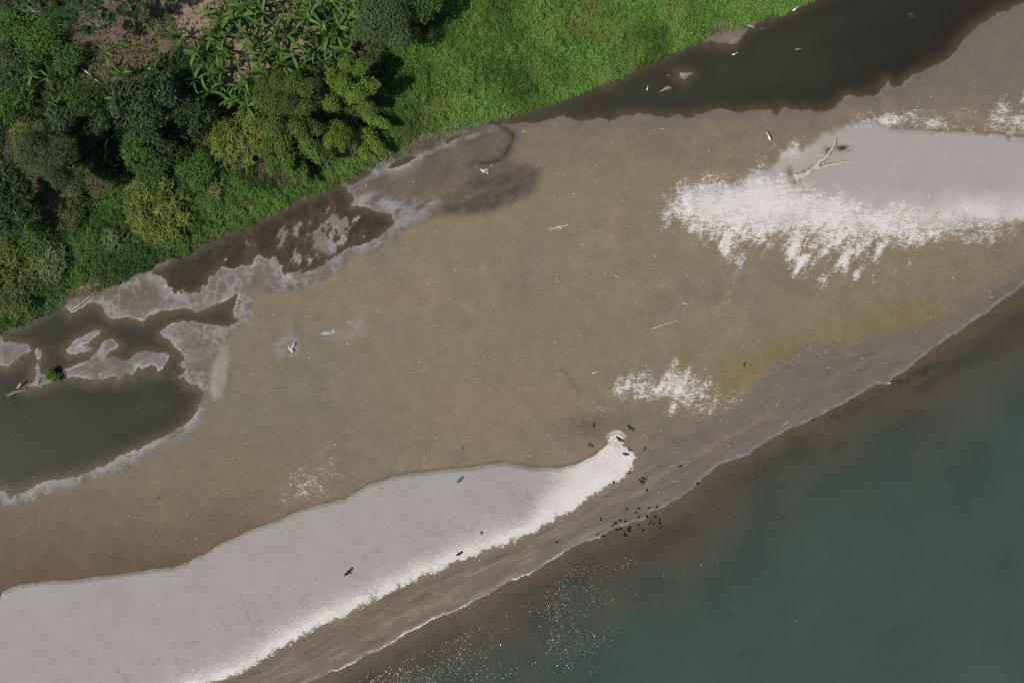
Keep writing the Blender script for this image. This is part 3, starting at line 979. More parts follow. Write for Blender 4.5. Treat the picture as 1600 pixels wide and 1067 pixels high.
def tint(n, base, var=0.22, yellow=0.12):
    b = np.asarray(base)[None, :]*(1+var*rng.normal(size=(n, 1))).clip(0.45, 1.7)
    y = rng.random((n, 1))**3*yellow*3
    return np.clip(b*(1-y)+np.array([[0.20, 0.20, 0.05]])*y, 0.004, 0.5)


def ellipsoid_pts(n, c, r, hollow=0.5):
    d_ = rng.normal(size=(n, 3))
    d_ /= np.linalg.norm(d_, axis=1, keepdims=True)
    q = hollow+(1-hollow)*rng.random((n, 1))**0.6
    p = np.asarray(c)+d_*q*np.asarray(r)
    return p, d_/np.asarray(r)


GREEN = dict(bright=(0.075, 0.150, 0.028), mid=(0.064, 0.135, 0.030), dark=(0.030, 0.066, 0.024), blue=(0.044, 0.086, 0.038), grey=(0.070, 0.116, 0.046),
             olive=(0.090, 0.120, 0.030), yellow=(0.150, 0.185, 0.036), bamboo=(0.135, 0.222, 0.034))


def limb_path(a, b, sag, n=5):
    a, b = Vector(a), Vector(b)
    pts = []
    for i in range(n):
        t_ = i/(n-1)
        p = a.lerp(b, t_)
        p.z += sag*math.sin(math.pi*t_)
        p.x += 0.06*math.sin(5*t_+a.x)
        pts.append(p)
    return pts


def tree(name, label, cat, base_px, crown, leaf, color, n, group=None, trunk_r=0.22, mat_bark=None, lobes=9, hollow=0.45, lobe_r=0.42, flat=0.8, stretch=(1.0, 1.0, 0.0)):
    """crown = (px, py, centre height, radius in m, vertical radius)"""
    cx, cy, ch, cr, cz = crown
    gx, gy = W(*base_px, 1.4)
    gz = float(ground(gx, gy))
    root = tag(empty(name, (gx, gy, gz)), label, cat, group)
    kx, ky = W(cx, cy, ch)
    c0 = np.array([kx-gx, ky-gy, ch-gz])
    r2 = np.random.default_rng(int(cx*7+cy*13) & 0xffff)
    cen = []
    for i in range(lobes):
        a = 2.399*i+r2.random()*0.8
        q = math.sqrt((i+0.3)/lobes)*0.72*r2.uniform(0.75, 1.3)
        e1, e2 = math.cos(a)*q*cr*stretch[0], math.sin(a)*q*cr*stretch[1]
        ca_, sa_ = math.cos(stretch[2]), math.sin(stretch[2])
        cen.append(c0+np.array([e1*ca_-e2*sa_, e1*sa_+e2*ca_, cz*(0.35*(1-q*q)+0.45*(r2.random()-0.5))]))
    parts = [tube([(0, 0, -0.2), (c0[0]*0.25, c0[1]*0.25, c0[2]*0.3), tuple(c0*0.62), tuple(c0*np.array([0.95, 0.95, 0.8]))],
                  [trunk_r*1.25, trunk_r, trunk_r*0.75, trunk_r*0.5], 7)]
    obj('trunk', pymesh('trunk', parts[0], mat_bark or M_bark), root)
    lm = []
    for p in cen:
        lm.append(tube(limb_path(c0*0.62, p, 0.3), [trunk_r*0.5, trunk_r*0.36, trunk_r*0.26, trunk_r*0.18, trunk_r*0.08], 5))
    obj('limbs', pymesh('limbs', join(lm), mat_bark or M_bark), root)
    Ps, Ns = [], []
    w = np.array([r2.uniform(0.6, 1.3) for _ in cen])
    w /= w.sum()
    cols = []
    for p, wi in zip(cen, w):
        k = max(30, int(n*wi))
        rr = cr*lobe_r*r2.uniform(0.6, 1.3)
        pp, nn = ellipsoid_pts(k, p, (rr, rr, min(rr*flat, cz)), hollow)
        # leaves gather in sprays
        pp += rng.normal(scale=leaf*0.4, size=pp.shape)
        Ps.append(pp)
        nn = nn/np.linalg.norm(nn, axis=1, keepdims=True)
        Ns.append(nn+np.array([0, 0, 0.7])+rng.normal(scale=0.55, size=nn.shape))
        cols.append(tint(k, np.array(color)*r2.uniform(0.82, 1.18), 0.25, 0.10))
    pos = np.concatenate(Ps)
    V_, F_, C_ = leaf_cloud(pos, np.concatenate(Ns), leaf*rng.uniform(0.7, 1.3, len(pos)), leaf*0.5*rng.uniform(0.7, 1.3, len(pos)), np.concatenate(cols), 0.3)
    obj('crown', mesh_np('crown', V_, F_, C_, M_leaf), root)
    return root


# ------------------------------------------------------------------ ground cover
def scatter(n, box, prob):
    px = rng.uniform(box[0], box[2], n)
    py = rng.uniform(box[1], box[3], n)
    k = rng.random(n) < prob(px, py)
    return px[k], py[k]


def cover(name, label, px, py, hgt, length, width, colfun, up=0.9, kind='stuff', tdir=None):
    x, y = W(px, py, 1.4)
    z = ground(x, y)+hgt
    n = len(px)
    nr = rng.normal(scale=1.0, size=(n, 3))*0.55+np.array([0, 0, up])
    V_, F_, C_ = leaf_cloud(np.stack([x, y, z], -1), nr, length*rng.uniform(0.65, 1.35, n), width*rng.uniform(0.7, 1.3, n), colfun(px, py), 0.35)
    return tag(obj(name, mesh_np(name, V_, F_, C_, M_grass)), label, 'grass' if 'grass' in name else 'plants', None, kind)


def bumps(px, py):
    return 0.5+0.75*fbm(px, py, 9, 3, 151)


def p_grass(px, py):
    g = sstep(-5, 4, samp(R['grass'], px+4*fbm(px, py, 15, 2, 153), py+4*fbm(px, py, 15, 2, 154)))
    v = samp(R['veg'], px+4*fbm(px, py, 36, 4, 1)+3*fbm(px, py, 9, 3, 12), py+4*fbm(px, py, 36, 4, 6)+3*fbm(px, py, 9, 3, 17))
    thin = sstep(0.45, 0.95, fbm(px, py, 30, 3, 157))*0.75
    edge = sstep(-8, -1, v+4*fbm(px, py, 12, 3, 159))
    # a trodden, sparser rim beside the mud flat
    rim = np.exp(-((px-650)/95)**2)*sstep(20, 8, v)*0.93
    rim = rim+np.exp(-((px-120)/45)**2)*sstep(20, 8, v)*0.9+np.exp(-((px-1130)/28)**2)*sstep(18, 6, v)*0.9
    return g*edge*(1-thin)*np.clip(1-rim, 0.03, 1)


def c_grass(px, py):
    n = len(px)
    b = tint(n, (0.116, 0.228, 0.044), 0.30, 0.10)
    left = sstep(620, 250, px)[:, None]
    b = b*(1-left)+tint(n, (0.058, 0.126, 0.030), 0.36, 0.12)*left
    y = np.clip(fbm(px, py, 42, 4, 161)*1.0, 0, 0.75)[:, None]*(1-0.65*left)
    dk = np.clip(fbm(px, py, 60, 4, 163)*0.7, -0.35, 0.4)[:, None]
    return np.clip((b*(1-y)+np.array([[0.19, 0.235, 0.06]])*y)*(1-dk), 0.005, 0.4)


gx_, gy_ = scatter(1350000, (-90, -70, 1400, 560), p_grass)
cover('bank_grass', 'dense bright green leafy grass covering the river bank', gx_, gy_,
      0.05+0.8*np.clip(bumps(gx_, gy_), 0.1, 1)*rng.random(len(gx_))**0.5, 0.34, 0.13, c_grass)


def p_under(px, py):
    v = samp(R['veg'], px, py)
    g = samp(R['grass'], px, py)
    s = np.maximum(samp(R['soil1'], px+9*fbm(px, py, 30, 3, 165), py), samp(R['soil2'], px, py+9*fbm(px, py, 30, 3, 166)))
    clump = sstep(-0.30, 0.25, fbm(px, py, 26, 3, 169))
    return sstep(4, 12, v)*sstep(8, -4, g)*(0.16+0.84*clump)*(1-0.72*sstep(-6, 6, s)*(1-0.25*(px > 300)))*(px < 700)


def c_under(px, py):
    n = len(px)
    k = np.clip(0.5+0.9*fbm(px, py, 70, 3, 171), 0, 1)[:, None]
    a = tint(n, GREEN['mid'], 0.3, 0.2)
    b = tint(n, GREEN['dark'], 0.3, 0.06)
    return a*k+b*(1-k)


ux_, uy_ = scatter(230000, (-90, -70, 700, 500), p_under)
cover('undergrowth', 'mixed low green undergrowth on the forest floor', ux_, uy_,
      0.1+1.1*np.clip(bumps(ux_, uy_), 0, 1)*rng.random(len(ux_)), 0.46, 0.19, c_under)


def p_lawn(px, py):
    return np.maximum(sstep(-7, 6, samp(R['lawn'], px+5*fbm(px, py, 14, 3, 173), py+5*fbm(px, py, 14, 3, 174))),
                      0.10*sstep(-4, 6, samp(R['soil1'], px, py))*sstep(0.1, 0.5, fbm(px, py, 34, 3, 175))*sstep(205, 250, px))


lx_, ly_ = scatter(60000, (95, -60, 380, 140), p_lawn)
cover('lawn_grass', 'patch of short bright green grass among the banana plants', lx_, ly_, 0.02+0.16*rng.random(len(lx_)), 0.26, 0.08,
      lambda a, b: tint(len(a), (0.085, 0.150, 0.032), 0.2, 0.1))

# pale litter lying on the garden soil
def p_lit(px, py):
    return sstep(-6, 6, samp(R['soil2'], px, py))*0.9+sstep(-6, 6, samp(R['soil1'], px, py))*0.22


tx_, ty_ = scatter(9000, (90, -60, 600, 150), p_lit)
x_, y_ = W(tx_, ty_, 1.4)
n_ = len(tx_)
V_, F_, C_ = leaf_cloud(np.stack([x_, y_, ground(x_, y_)+0.04+0.03*rng.random(n_)], -1), rng.normal(size=(n_, 3))*0.12+np.array([0, 0, 1]),
                        rng.uniform(0.15, 0.55, n_), rng.uniform(0.05, 0.18, n_), tint(n_, (0.34, 0.26, 0.19), 0.3, 0.0), 0.0)
tag(obj('leaf_litter', mesh_np('leaf_litter', V_, F_, C_, M_grass)), 'dry pale leaf litter strewn on the bare garden soil', 'litter', None, 'stuff')

# ------------------------------------------------------------------ trees and bushes
tree('feathery_tree', 'tall grey-green fine-leaved tree at the edge of the grass bank', 'tree', (632, 48), (603, 22, 8.5, 4.6, 2.8), 0.30, GREEN['grey'], 17000, lobes=13, trunk_r=0.24)
tree('dark_tree', 'dark green broad crown right behind the grey-green feathery tree', 'tree', (672, 30), (660, 8, 7.0, 3.2, 2.2), 0.42, GREEN['mid'], 5200, lobes=8)
tree('feathery_tree', 'grey-green smooth crowned tree standing over dark shadow at left', 'tree', (112, 262), (76, 246, 9.0, 4.8, 3.0), 0.26, (0.066, 0.106, 0.046), 20000, lobes=15, trunk_r=0.26, lobe_r=0.36, stretch=(1.35, 0.75, -0.85))
tree('broadleaf_tree', 'dark bluish broad-leaved tree below the bare clearing', 'tree', (240, 178), (226, 166, 6.5, 6.4, 2.4), 0.55, GREEN['blue'], 6500, lobes=22, lobe_r=0.20, hollow=0.15, stretch=(1.25, 0.95, 0.2))
tree('broadleaf_tree', 'very dark broad-leaved tree cut by the left frame edge', 'tree', (48, 318), (20, 300, 7.0, 5.4, 2.2), 0.50, (0.034, 0.070, 0.032), 6000, lobes=20, lobe_r=0.22, hollow=0.15, stretch=(0.8, 1.3, 0.0))
tree('broadleaf_tree', 'dark tree between banana plants and the yellow-green bamboo', 'tree', (318, 192), (305, 178, 5.0, 3.2, 1.8), 0.55, GREEN['dark'], 3600, lobes=8)

BUSH = [
    ((60, 52), 4.4, 2.2, 'bright', 'big smooth bright green vine mound in the upper left corner'),
    ((108, 96), 3.0, 2.0, 'mid', 'rounded mid green bush beside the bare clearing'),
    ((28, 104), 3.6, 1.8, 'grey', 'grey-green twiggy bush below the vine mound'),
    ((22, 150), 3.4, 1.6, 'mid', 'leafy bush on the left edge among banana leaves'),
    ((130, 165), 3.0, 1.8, 'mid', 'leafy green bush left of the dark bluish tree'),
    ((98, 192), 2.8, 2.0, 'blue', 'bluish dark bush above the grey-green smooth tree'),
    ((150, 205), 2.4, 1.6, 'dark', 'small dark bush in front of pinkish soil gaps'),
    ((215, 232), 3.0, 1.8, 'mid', 'green bush just below the dark bluish tree'),
    ((268, 232), 3.2, 2.2, 'dark', 'dark bush left of the yellow-green cane shrub'),
    ((305, 262), 3.4, 1.6, 'mid', 'low green bush at the upper edge of the creeping grass'),
    ((240, 275), 3.2, 1.5, 'mid', 'low bush above the spiky cane clump'),
    ((60, 372), 3.2, 1.6, 'mid', 'bush below the very dark tree at the left'),
    ((115, 330), 2.4, 1.3, 'olive', 'olive bush at the foot of the smooth tree shadow'),
    ((345, 205), 2.6, 1.8, 'yellow', 'yellowish bush left of the big bamboo'),
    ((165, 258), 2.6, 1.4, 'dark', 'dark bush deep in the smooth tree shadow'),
    ((15, 40), 3.0, 2.0, 'mid', 'bush in the topmost left corner of the forest'),
    ((58, 210), 2.6, 1.8, 'olive', 'olive bush with long yellow blades beside the smooth tree'),
]
for (px, py), r_, hz, cname, lab in BUSH:
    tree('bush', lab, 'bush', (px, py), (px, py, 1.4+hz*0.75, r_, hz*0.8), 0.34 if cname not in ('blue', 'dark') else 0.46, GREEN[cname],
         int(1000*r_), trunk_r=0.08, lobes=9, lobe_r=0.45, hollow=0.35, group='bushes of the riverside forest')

# ------------------------------------------------------------------ bamboo: every culm with its plume is a part
def bamboo(label, base_px, tips, color):
    gx, gy = W(*base_px, 1.4)
    gz = float(ground(gx, gy))
    root = tag(empty('bamboo_clump', (gx, gy, gz)), label, 'bamboo', 'bamboo clumps on the bank')
    for i, (tx, ty, th, br, sz) in enumerate(tips):
        kx, ky = W(tx, ty, th)
        tip = Vector((kx-gx, ky-gy, th-gz))
        b0 = Vector((tip.x*0.10, tip.y*0.10, 0))
        top = Vector((tip.x*0.45, tip.y*0.45, max(tip.z*1.35, tip.z+1.2)))
        pts = []
        for q in range(11):
            t_ = q/10
            pts.append(b0*(1-t_)**2+top*2*t_*(1-t_)+tip*t_**2)
        culm = obj('culm', pymesh('culm', tube(pts, [0.055*(1-0.85*q/10) for q in range(11)], 5), M_bamboo), root)
        n = int(1500*sz)
        t_ = 0.42+0.60*rng.random(n)**0.8
        P0 = np.array([tuple(p) for p in pts])
        f_ = np.clip(t_*10, 0, 9.999)
        ii = f_.astype(int)
        base = P0[ii]*(1-(f_-ii))[:, None]+P0[np.minimum(ii+1, 10)]*(f_-ii)[:, None]
        rad = 0.66*sz*(0.45+1.0*np.sin(np.clip((t_-0.36)/0.68, 0, 1)*math.pi)**0.7)
        dd = rng.normal(size=(n, 3))
        dd /= np.linalg.norm(dd, axis=1, keepdims=True)
        # twig clumps make the plume lumpy
        lump = 1+0.35*np.sin(t_*23+i)+0.2*np.sin(t_*41+2*i)
        pos = base+dd*(rad*lump*rng.random(n)**0.45)[:, None]*np.array([1, 1, 0.7])
        nr = dd*0.6+np.array([0, 0, 0.8])+rng.normal(scale=0.45, size=(n, 3))
        ax_ = np.array([tip.x, tip.y, 0.0])
        ax_ /= max(np.linalg.norm(ax_), 1e-3)
        td = ax_[None, :]+rng.normal(scale=0.6, size=(n, 3))
        cc = tint(n, np.array(color)*br, 0.22, 0.16)
        V_, F_, C_ = leaf_cloud(pos, nr, 0.36*rng.uniform(0.7, 1.3, n), 0.13*rng.uniform(0.7, 1.3, n), cc, 0.35, td)
        obj('plume', mesh_np('plume', V_, F_, C_, M_leaf), culm)
    return root


bamboo('big bright bamboo clump with drooping plumes by the mud flat', (545, 178),
       [(545, 92, 9.5, 1.05, 1.25), (568, 98, 9, 1.1, 1.2), (588, 132, 9, 1.2, 1.35), (566, 146, 10, 1.2, 1.35), (540, 128, 10.5, 0.95, 1.3), (606, 196, 4.5, 1.0, 1.0), (596, 238, 3.5, 1.25, 1.15),
        (574, 248, 3.0, 1.15, 0.95), (534, 234, 6.5, 0.85, 1.15), (512, 228, 6.5, 1.0, 1.05), (520, 112, 10, 0.8, 1.2), (515, 165, 10, 0.8, 1.15), (580, 165, 6.0, 0.75, 1.0)], GREEN['bamboo'])
bamboo('broad olive bamboo clump left of the bright one', (462, 196),
       [(412, 122, 9, 0.75, 1.4), (436, 118, 10, 0.8, 1.4), (468, 120, 11, 0.85, 1.5), (495, 130, 11, 0.9, 1.35), (402, 158, 9, 0.85, 1.4), (430, 158, 11, 0.75, 1.4), (458, 160, 11.5, 0.75, 1.4),
        (486, 168, 11, 0.8, 1.3), (396, 196, 8, 0.8, 1.4), (424, 204, 9.5, 0.9, 1.4), (412, 240, 6.5, 0.95, 1.45), (440, 238, 7, 0.95, 1.35), (474, 210, 9, 0.85, 1.3), (500, 205, 8, 0.8, 1.2),
        (462, 284, 4.2, 1.25, 1.05), (478, 285, 3.8, 1.2, 0.85), (498, 248, 6.5, 1.15, 1.4), (450, 262, 6, 1.0, 1.25), (424, 270, 4.5, 0.95, 1.3)], (0.092, 0.155, 0.034))


# ------------------------------------------------------------------ wild cane: arching blades on upright stalks
def cane(label, px, py, r_, h_, color, n, lean=None):
    gx, gy = W(px, py, 1.6)
    gz = float(ground(gx, gy))
    root = tag(empty('cane_clump', (gx, gy, gz)), label, 'cane', 'wild cane clumps on the bank')
    st = []
    Vs, Cs, Fs = [], [], []
    off = 0
    for i in range(n):
        a = rng.uniform(0, 2*math.pi)
        q = math.sqrt(rng.random())*r_
        bx, by = math.cos(a)*q*0.8, math.sin(a)*q*0.8
        hh = h_*rng.uniform(0.55, 1.0)*(1-0.35*(q/r_)**2)
        tx, ty = bx*1.25, by*1.25
        st.append(tube([(bx*0.7, by*0.7, 0), (bx, by, hh*0.5), (tx, ty, hh)], [0.025, 0.02, 0.012], 3, False))
        nb = 13
        base_c = tint(1, np.array(color)*rng.uniform(0.75, 1.25), 0.1, 0.2)[0]
        for k in range(nb):
            b = rng.uniform(0, 2*math.pi)
            if lean is not None:
                b = lean+rng.normal()*0.9
            L_ = rng.uniform(0.9, 2.0)
            w_ = rng.uniform(0.045, 0.09)
            z0 = hh*rng.uniform(0.6, 1.0)
            cx, cy = tx*z0/hh, ty*z0/hh
            dx, dy = math.cos(b), math.sin(b)
            pts = []
            for s in range(4):
                t_ = s/3
                pts.append((cx+dx*L_*t_*(0.9-0.15*t_), cy+dy*L_*t_*(0.9-0.15*t_), z0+L_*(0.55*t_-0.75*t_*t_)))
            cc = base_c*rng.uniform(0.55, 1.35)
            for s, wd in enumerate((0.6, 1.0, 0.8, 0.05)):
                p = pts[s]
                Vs.append((p[0]-dy*w_*wd, p[1]+dx*w_*wd, p[2]))
                Vs.append((p[0]+dy*w_*wd, p[1]-dx*w_*wd, p[2]))
                Cs += [cc, cc]
            for s in range(3):
                o_ = off+2*s
                Fs.append((o_, o_+1, o_+3, o_+2))
            off += 8
    obj('stalks', pymesh('stalks', join(st), M_bamboo), root)['kind'] = 'stuff'
    obj('blades', mesh_np('blades', Vs, Fs, np.clip(np.array(Cs), 0.004, 0.5), M_leaf), root)['kind'] = 'stuff'
    return root


cane('large spiky yellow-green cane clump on the grassy bank', 250, 330, 5.6, 3.0, GREEN['yellow'], 125)
cane('yellowish leafy cane shrub left of the olive bamboo', 378, 222, 4.6, 3.0, (0.120, 0.160, 0.034), 105)
cane('cane clump with yellow blades at the left edge above the lagoon', 22, 415, 4.6, 2.6, (0.105, 0.130, 0.030), 85)
cane('pale-bladed cane clump right of the yellow one near the lagoon', 82, 408, 3.0, 2.0, (0.10, 0.145, 0.05), 70)
cane('cane clump low on the bank above the lagoon corner', 24, 462, 3.4, 2.0, (0.070, 0.105, 0.030), 70)
cane('small dark cane tuft left of the large spiky clump', 180, 372, 1.7, 1.6, (0.07, 0.115, 0.045), 26)
cane('small yellow cane tuft at the foot of the smooth tree', 118, 312, 1.8, 1.6, (0.10, 0.12, 0.035), 24)
cane('long yellow-bladed cane tuft above the smooth tree', 42, 210, 2.4, 2.2, (0.12, 0.125, 0.035), 36)
cane('small cane tuft on the grass by the bamboo foot', 338, 300, 1.5, 1.4, (0.08, 0.13, 0.04), 20)
cane('small cane tuft above the large spiky clump', 258, 290, 1.6, 1.5, (0.09, 0.13, 0.04), 22)


# ------------------------------------------------------------------ banana plants: stem and each big leaf are parts
def banana_leaf_mesh(k):
    r2 = np.random.default_rng(300+k)
    L_ = 1.0
    n = 8
    rise = r2.uniform(0.28, 0.55)
    fall = r2.uniform(0.55, 1.0)
    Vs, Fs, Cs = [], [], []
    for i in range(n+1):
        t_ = i/n
        x = L_*t_*(1-0.10*t_*t_)
        z = rise*t_-fall*t_*t_*0.62
        w = 0.0 if i == 0 else 0.080*math.sin(min(1, (t_*1.06)**0.75)*math.pi)**0.55*(1 if i < n else 0.1)
        w = max(w, 0.012)
        jag = 1+0.18*(r2.random()-0.5)
        tw = 0.18*(k % 3-1)*t_
        Vs += [(x, -w*jag, z+0.05*w/0.1*(1-tw)), (x, 0, z), (x, w*jag, z+0.05*w/0.1*(1+tw))]
        cc = np.array([0.064, 0.145, 0.024])*r2.uniform(0.8, 1.2)
        Cs += [cc, np.array([0.11, 0.17, 0.045]), cc*1.05]
    for i in range(n):
        a = 3*i
        Fs += [(a, a+3, a+4, a+1), (a+1, a+4, a+5, a+2)]
    return mesh_np('banana_leaf', Vs, Fs, np.array(Cs), M_banana, True)


LEAVES = [banana_leaf_mesh(k) for k in range(5)]
DRYLEAF = LEAVES[2].copy()
DRYLEAF.name = 'dry_banana_leaf'
DRYLEAF.materials[0] = M_dryleaf
stem_vf = tube([(0, 0, -0.1), (0.02, 0, 0.7), (0.0, 0.02, 1.5), (0.02, 0.0, 2.1)], [0.16, 0.13, 0.10, 0.06], 8)
STEM = pymesh('pseudostem', stem_vf, M_stem)


def banana(px, py, size, label, group=None, nl=None):
    gx, gy = W(px, py, 3.2)
    gz = float(ground(gx, gy))
    root = tag(empty('banana_plant', (gx, gy, gz), rng.uniform(0, 6.28)), label, 'banana plant', group)
    root.rotation_euler = (rng.uniform(-0.14, 0.14), rng.uniform(-0.14, 0.14), rng.uniform(0, 6.28))
    for k in range(int(rng.integers(0, 3))):
        obj('dry_leaf', DRYLEAF, root, (0, 0, size*1.8), (rng.uniform(-0.3, 0.3), 0.9+rng.uniform(-0.2, 0.3), rng.uniform(0, 6.28)), size*rng.uniform(1.2, 1.8))
    obj('pseudostem', STEM, root, scale=(size, size, size*rng.uniform(0.8, 1.1)))
    n = nl or int(rng.integers(5, 10))
    a0 = rng.uniform(0, 6.28)
    for k in range(n):
        a = a0+2.4*k+rng.uniform(-0.25, 0.25)
        s = size*rng.uniform(1.7, 3.3)
        tilt = rng.uniform(-1.0, 0.55)
        obj('leaf', LEAVES[int(rng.integers(5))], root, (0.05*math.cos(a), 0.05*math.sin(a), size*(1.95+0.03*k)), (rng.uniform(-0.7, 0.7), tilt, a), (s, s*rng.uniform(0.8, 1.3), s))
    return root


STAND = [(330, 22), (346, 28), (352, 52), (366, 40), (386, 12), (392, 40), (386, 66), (396, 112), (330, 116), (346, 132), (358, 152), (410, 68), (404, 92), (424, 104),
         (447, 63), (456, 30), (470, 8), (480, 36), (500, 46), (515, 62), (532, 64), (540, 28), (556, 22), (562, 46), (525, 14), (460, 86), (490, 80), (516, 82), (430, 44), (415, 20),
         (440, 12), (372, 98), (436, 82), (475, 58), (545, 54), (500, 20), (402, 4), (365, 8), (366, 164), (386, 172), (340, 172), (328, 146), (304, 126), (276, 128), (545, 6), (445, 104), (412, 132), (378, 132), (405, 44), (540, 80), (508, 100), (478, 98), (352, 80), (338, 60), (398, 82), (420, 84), (450, 46), (488, 62), (528, 46), (552, 66), (572, 30),
         (510, 4), (484, 20), (428, 4), (376, 26), (434, 62), (465, 70), (530, 94), (392, 150), (352, 108), (566, 12), (318, 160), (410, 112)]
for i, (px, py) in enumerate(STAND):
    if px > 520:
        lb, gp = 'banana plant in the stand beside the grey-green feathery tree', 'banana plants by the feathery tree'
    elif py > 118:
        lb, gp = 'banana plant low in the stand between dark tree and olive bamboo', 'banana plants by the dark tree'
    elif py < 25:
        lb, gp = 'banana plant along the top edge of the garden stand', 'banana plants at the top edge'
    elif px < 375:
        lb, gp = 'banana plant at the left of the stand near the bright grass', 'banana plants by the bright grass'
    elif py > 75:
        lb, gp = 'banana plant at the lower side of the stand above the bamboo', 'banana plants above the bamboo'
    else:
        lb, gp = 'banana plant in the middle of the garden stand on pale soil', 'banana plants in the middle of the stand'
    banana(px+rng.uniform(-2, 2), py+rng.uniform(-2, 2), rng.uniform(0.75, 1.12), lb, gp)
for (px, py, s, lb) in [
        (160, 82, 0.72, 'lone small banana plant on the bare brown clearing'),
        (141, 99, 0.6, 'smallest banana plant at the left rim of the clearing'),
        (169, 106, 0.75, 'banana plant on the clearing above the pale fallen log'),
        (195, 117, 1.0, 'dark banana plant at the lower rim of the clearing'),
        (243, 110, 1.0, 'banana plant at the lower right corner of the clearing'),
        (280, 61, 1.0, 'banana plant standing alone right of the tree shadows'),
        (306, 80, 1.0, 'banana plant at the left tip of the short bright grass'),
        (352, 50, 0.9, 'banana plant at the top of the short bright grass'),
        (170, 242, 1.1, 'banana plant with a yellow leaf beside the smooth tree shadow'),
        (180, 152, 0.9, 'banana plant left of the dark bluish tree'),
        (176, 182, 0.9, 'banana plant between bush and dark bluish tree'),
        (80, 64, 0.9, 'banana plant growing through the vine mound'),
        (46, 10, 1.0, 'banana plant near the upper left corner'),
        (52, 118, 1.0, 'banana plant right of the twiggy grey-green bush'),
        (78, 122, 1.0, 'banana plant below the rounded bush by the clearing'),
        (14, 112, 0.9, 'banana plant at the left edge by the twiggy bush'),
        (44, 154, 1.0, 'banana plant above the long yellow cane tuft'),
        (84, 160, 1.0, 'banana plant left of the leafy bush'),
        (10, 182, 1.0, 'banana plant on the left edge by the yellow cane tuft'),
        (205, 245, 0.9, 'banana plant right of the one with yellow leaf'),
        (262, 3, 0.9, 'banana plant at the top edge in the tree shadow')]:
    banana(px, py, s*0.85, lb, 'scattered banana plants')


# ------------------------------------------------------------------ cecropia trees: thin trunk, each palmate leaf a part
def palmate():
    Vs, Fs, Cs = [(0, 0, 0)], [], []
    n = 9
    for k in range(n):
        a = 2*math.pi*k/n*0.94
        L_ = 0.5*(1 if k % 2 else 0.88)
        dx, dy = math.cos(a), math.sin(a)
        o_ = len(Vs)
        Vs += [(dx*L_*0.55-dy*0.10, dy*L_*0.55+dx*0.10, 0.03), (dx*L_, dy*L_, -0.10), (dx*L_*0.55+dy*0.10, dy*L_*0.55-dx*0.10, 0.03)]
        Fs.append((0, o_+2, o_+1, o_))
    cc = np.tile(np.array([[0.036, 0.072, 0.026]]), (len(Vs), 1))
    return mesh_np('palmate_leaf', Vs, Fs, cc, M_leaf)


PALM = palmate()


def cecropia(label, base_px, heads, h_):
    gx, gy = W(*base_px, 1.4)
    gz = float(ground(gx, gy))
    root = tag(empty('cecropia_tree', (gx, gy, gz)), label, 'tree', 'thin-trunked trees of the clearing')
    hp = []
    for (px, py, hh) in heads:
        kx, ky = W(px, py, hh)
        hp.append(Vector((kx-gx, ky-gy, hh-gz)))
    c = sum(hp, Vector())/len(hp)
    fork = Vector((c.x*0.55, c.y*0.55, h_*0.62-gz))
    obj('trunk', pymesh('trunk', tube([(0, 0, -0.2), fork*0.35, fork*0.7, fork, Vector((c.x*0.8, c.y*0.8, h_*0.85-gz))], [0.14, 0.12, 0.11, 0.10, 0.07], 7), M_palebark), root)
    for p in hp:
        obj('branch', pymesh('branch', tube(limb_path(fork, p, -0.4), [0.07, 0.06, 0.05, 0.045, 0.03], 5), M_palebark), root)
        for k in range(6):
            a = k*1.05+rng.uniform(-0.3, 0.3)
            q = rng.uniform(0.35, 0.75) if k else 0.0
            obj('leaf', PALM, root, (p.x+q*math.cos(a), p.y+q*math.sin(a), p.z+0.15-0.25*q), (rng.uniform(-0.5, 0.5), rng.uniform(-0.5, 0.5), a), rng.uniform(0.8, 1.25))
    return root


cecropia('thin-trunked tree with dark palmate leaves over the bare clearing', (193, 61),
         [(131, 47, 9.5), (143, 50, 9.0), (165, 23, 9.5), (177, 26, 9.0), (146, 20, 10.5), (104, 20, 10.5), (118, 22, 10.5), (106, 40, 10), (140, 6, 10.5), (92, 18, 10), (156, 8, 10), (122, 4, 10), (84, 38, 9)], 10.0)
cecropia('palmate-leaved tree leaning out over the top edge of the clearing', (212, 46),
         [(196, 12, 9), (178, -6, 10), (205, -4, 10), (222, 2, 9), (190, -14, 10), (160, -10, 10), (214, 18, 8), (238, -4, 9), (230, -14, 10)], 10.0)
cecropia('slanting thin tree whose crown leaves the upper left corner', (90, 44),
         [(28, 2, 10), (10, -8, 11), (40, -8, 11), (-2, 6, 10), (55, 2, 9), (66, 12, 8)], 10.5)

# ------------------------------------------------------------------ driftwood
def wood(name, label, cat, pieces, mat, group=None, zoff=0.0):
    """pieces: lists of (px, py, radius in m, height above ground in m); the first is the main stem"""
    cx, cy = W(pieces[0][0][0], pieces[0][0][1])
    gz = float(ground(cx, cy))
    gz = max(gz, -0.02)+zoff
    root = tag(empty(name, (cx, cy, gz)), label, cat, group)
    for i, pc in enumerate(pieces):
        pts, rad = [], []
        for j, (px, py, r_, h_) in enumerate(pc):
            x, y = W(px, py)
            zz = max(float(ground(x, y)), -0.03)
            pts.append((x-cx, y-cy, zz-gz+h_))
            rad.append(r_)
        # finer, slightly crooked
        P2, R2 = [], []
        for j in range(len(pts)-1):
            for s in range(3):
                t_ = s/3
                P2.append(tuple(pts[j][q]*(1-t_)+pts[j+1][q]*t_+(rng.normal()*rad[j]*0.25 if s else 0) for q in range(3)))
                R2.append(rad[j]*(1-t_)+rad[j+1]*t_)
        P2.append(pts[-1])
        R2.append(rad[-1])
        obj('trunk' if i == 0 else 'branch', pymesh('wood', tube(P2, R2, 7), mat), root)
    return root


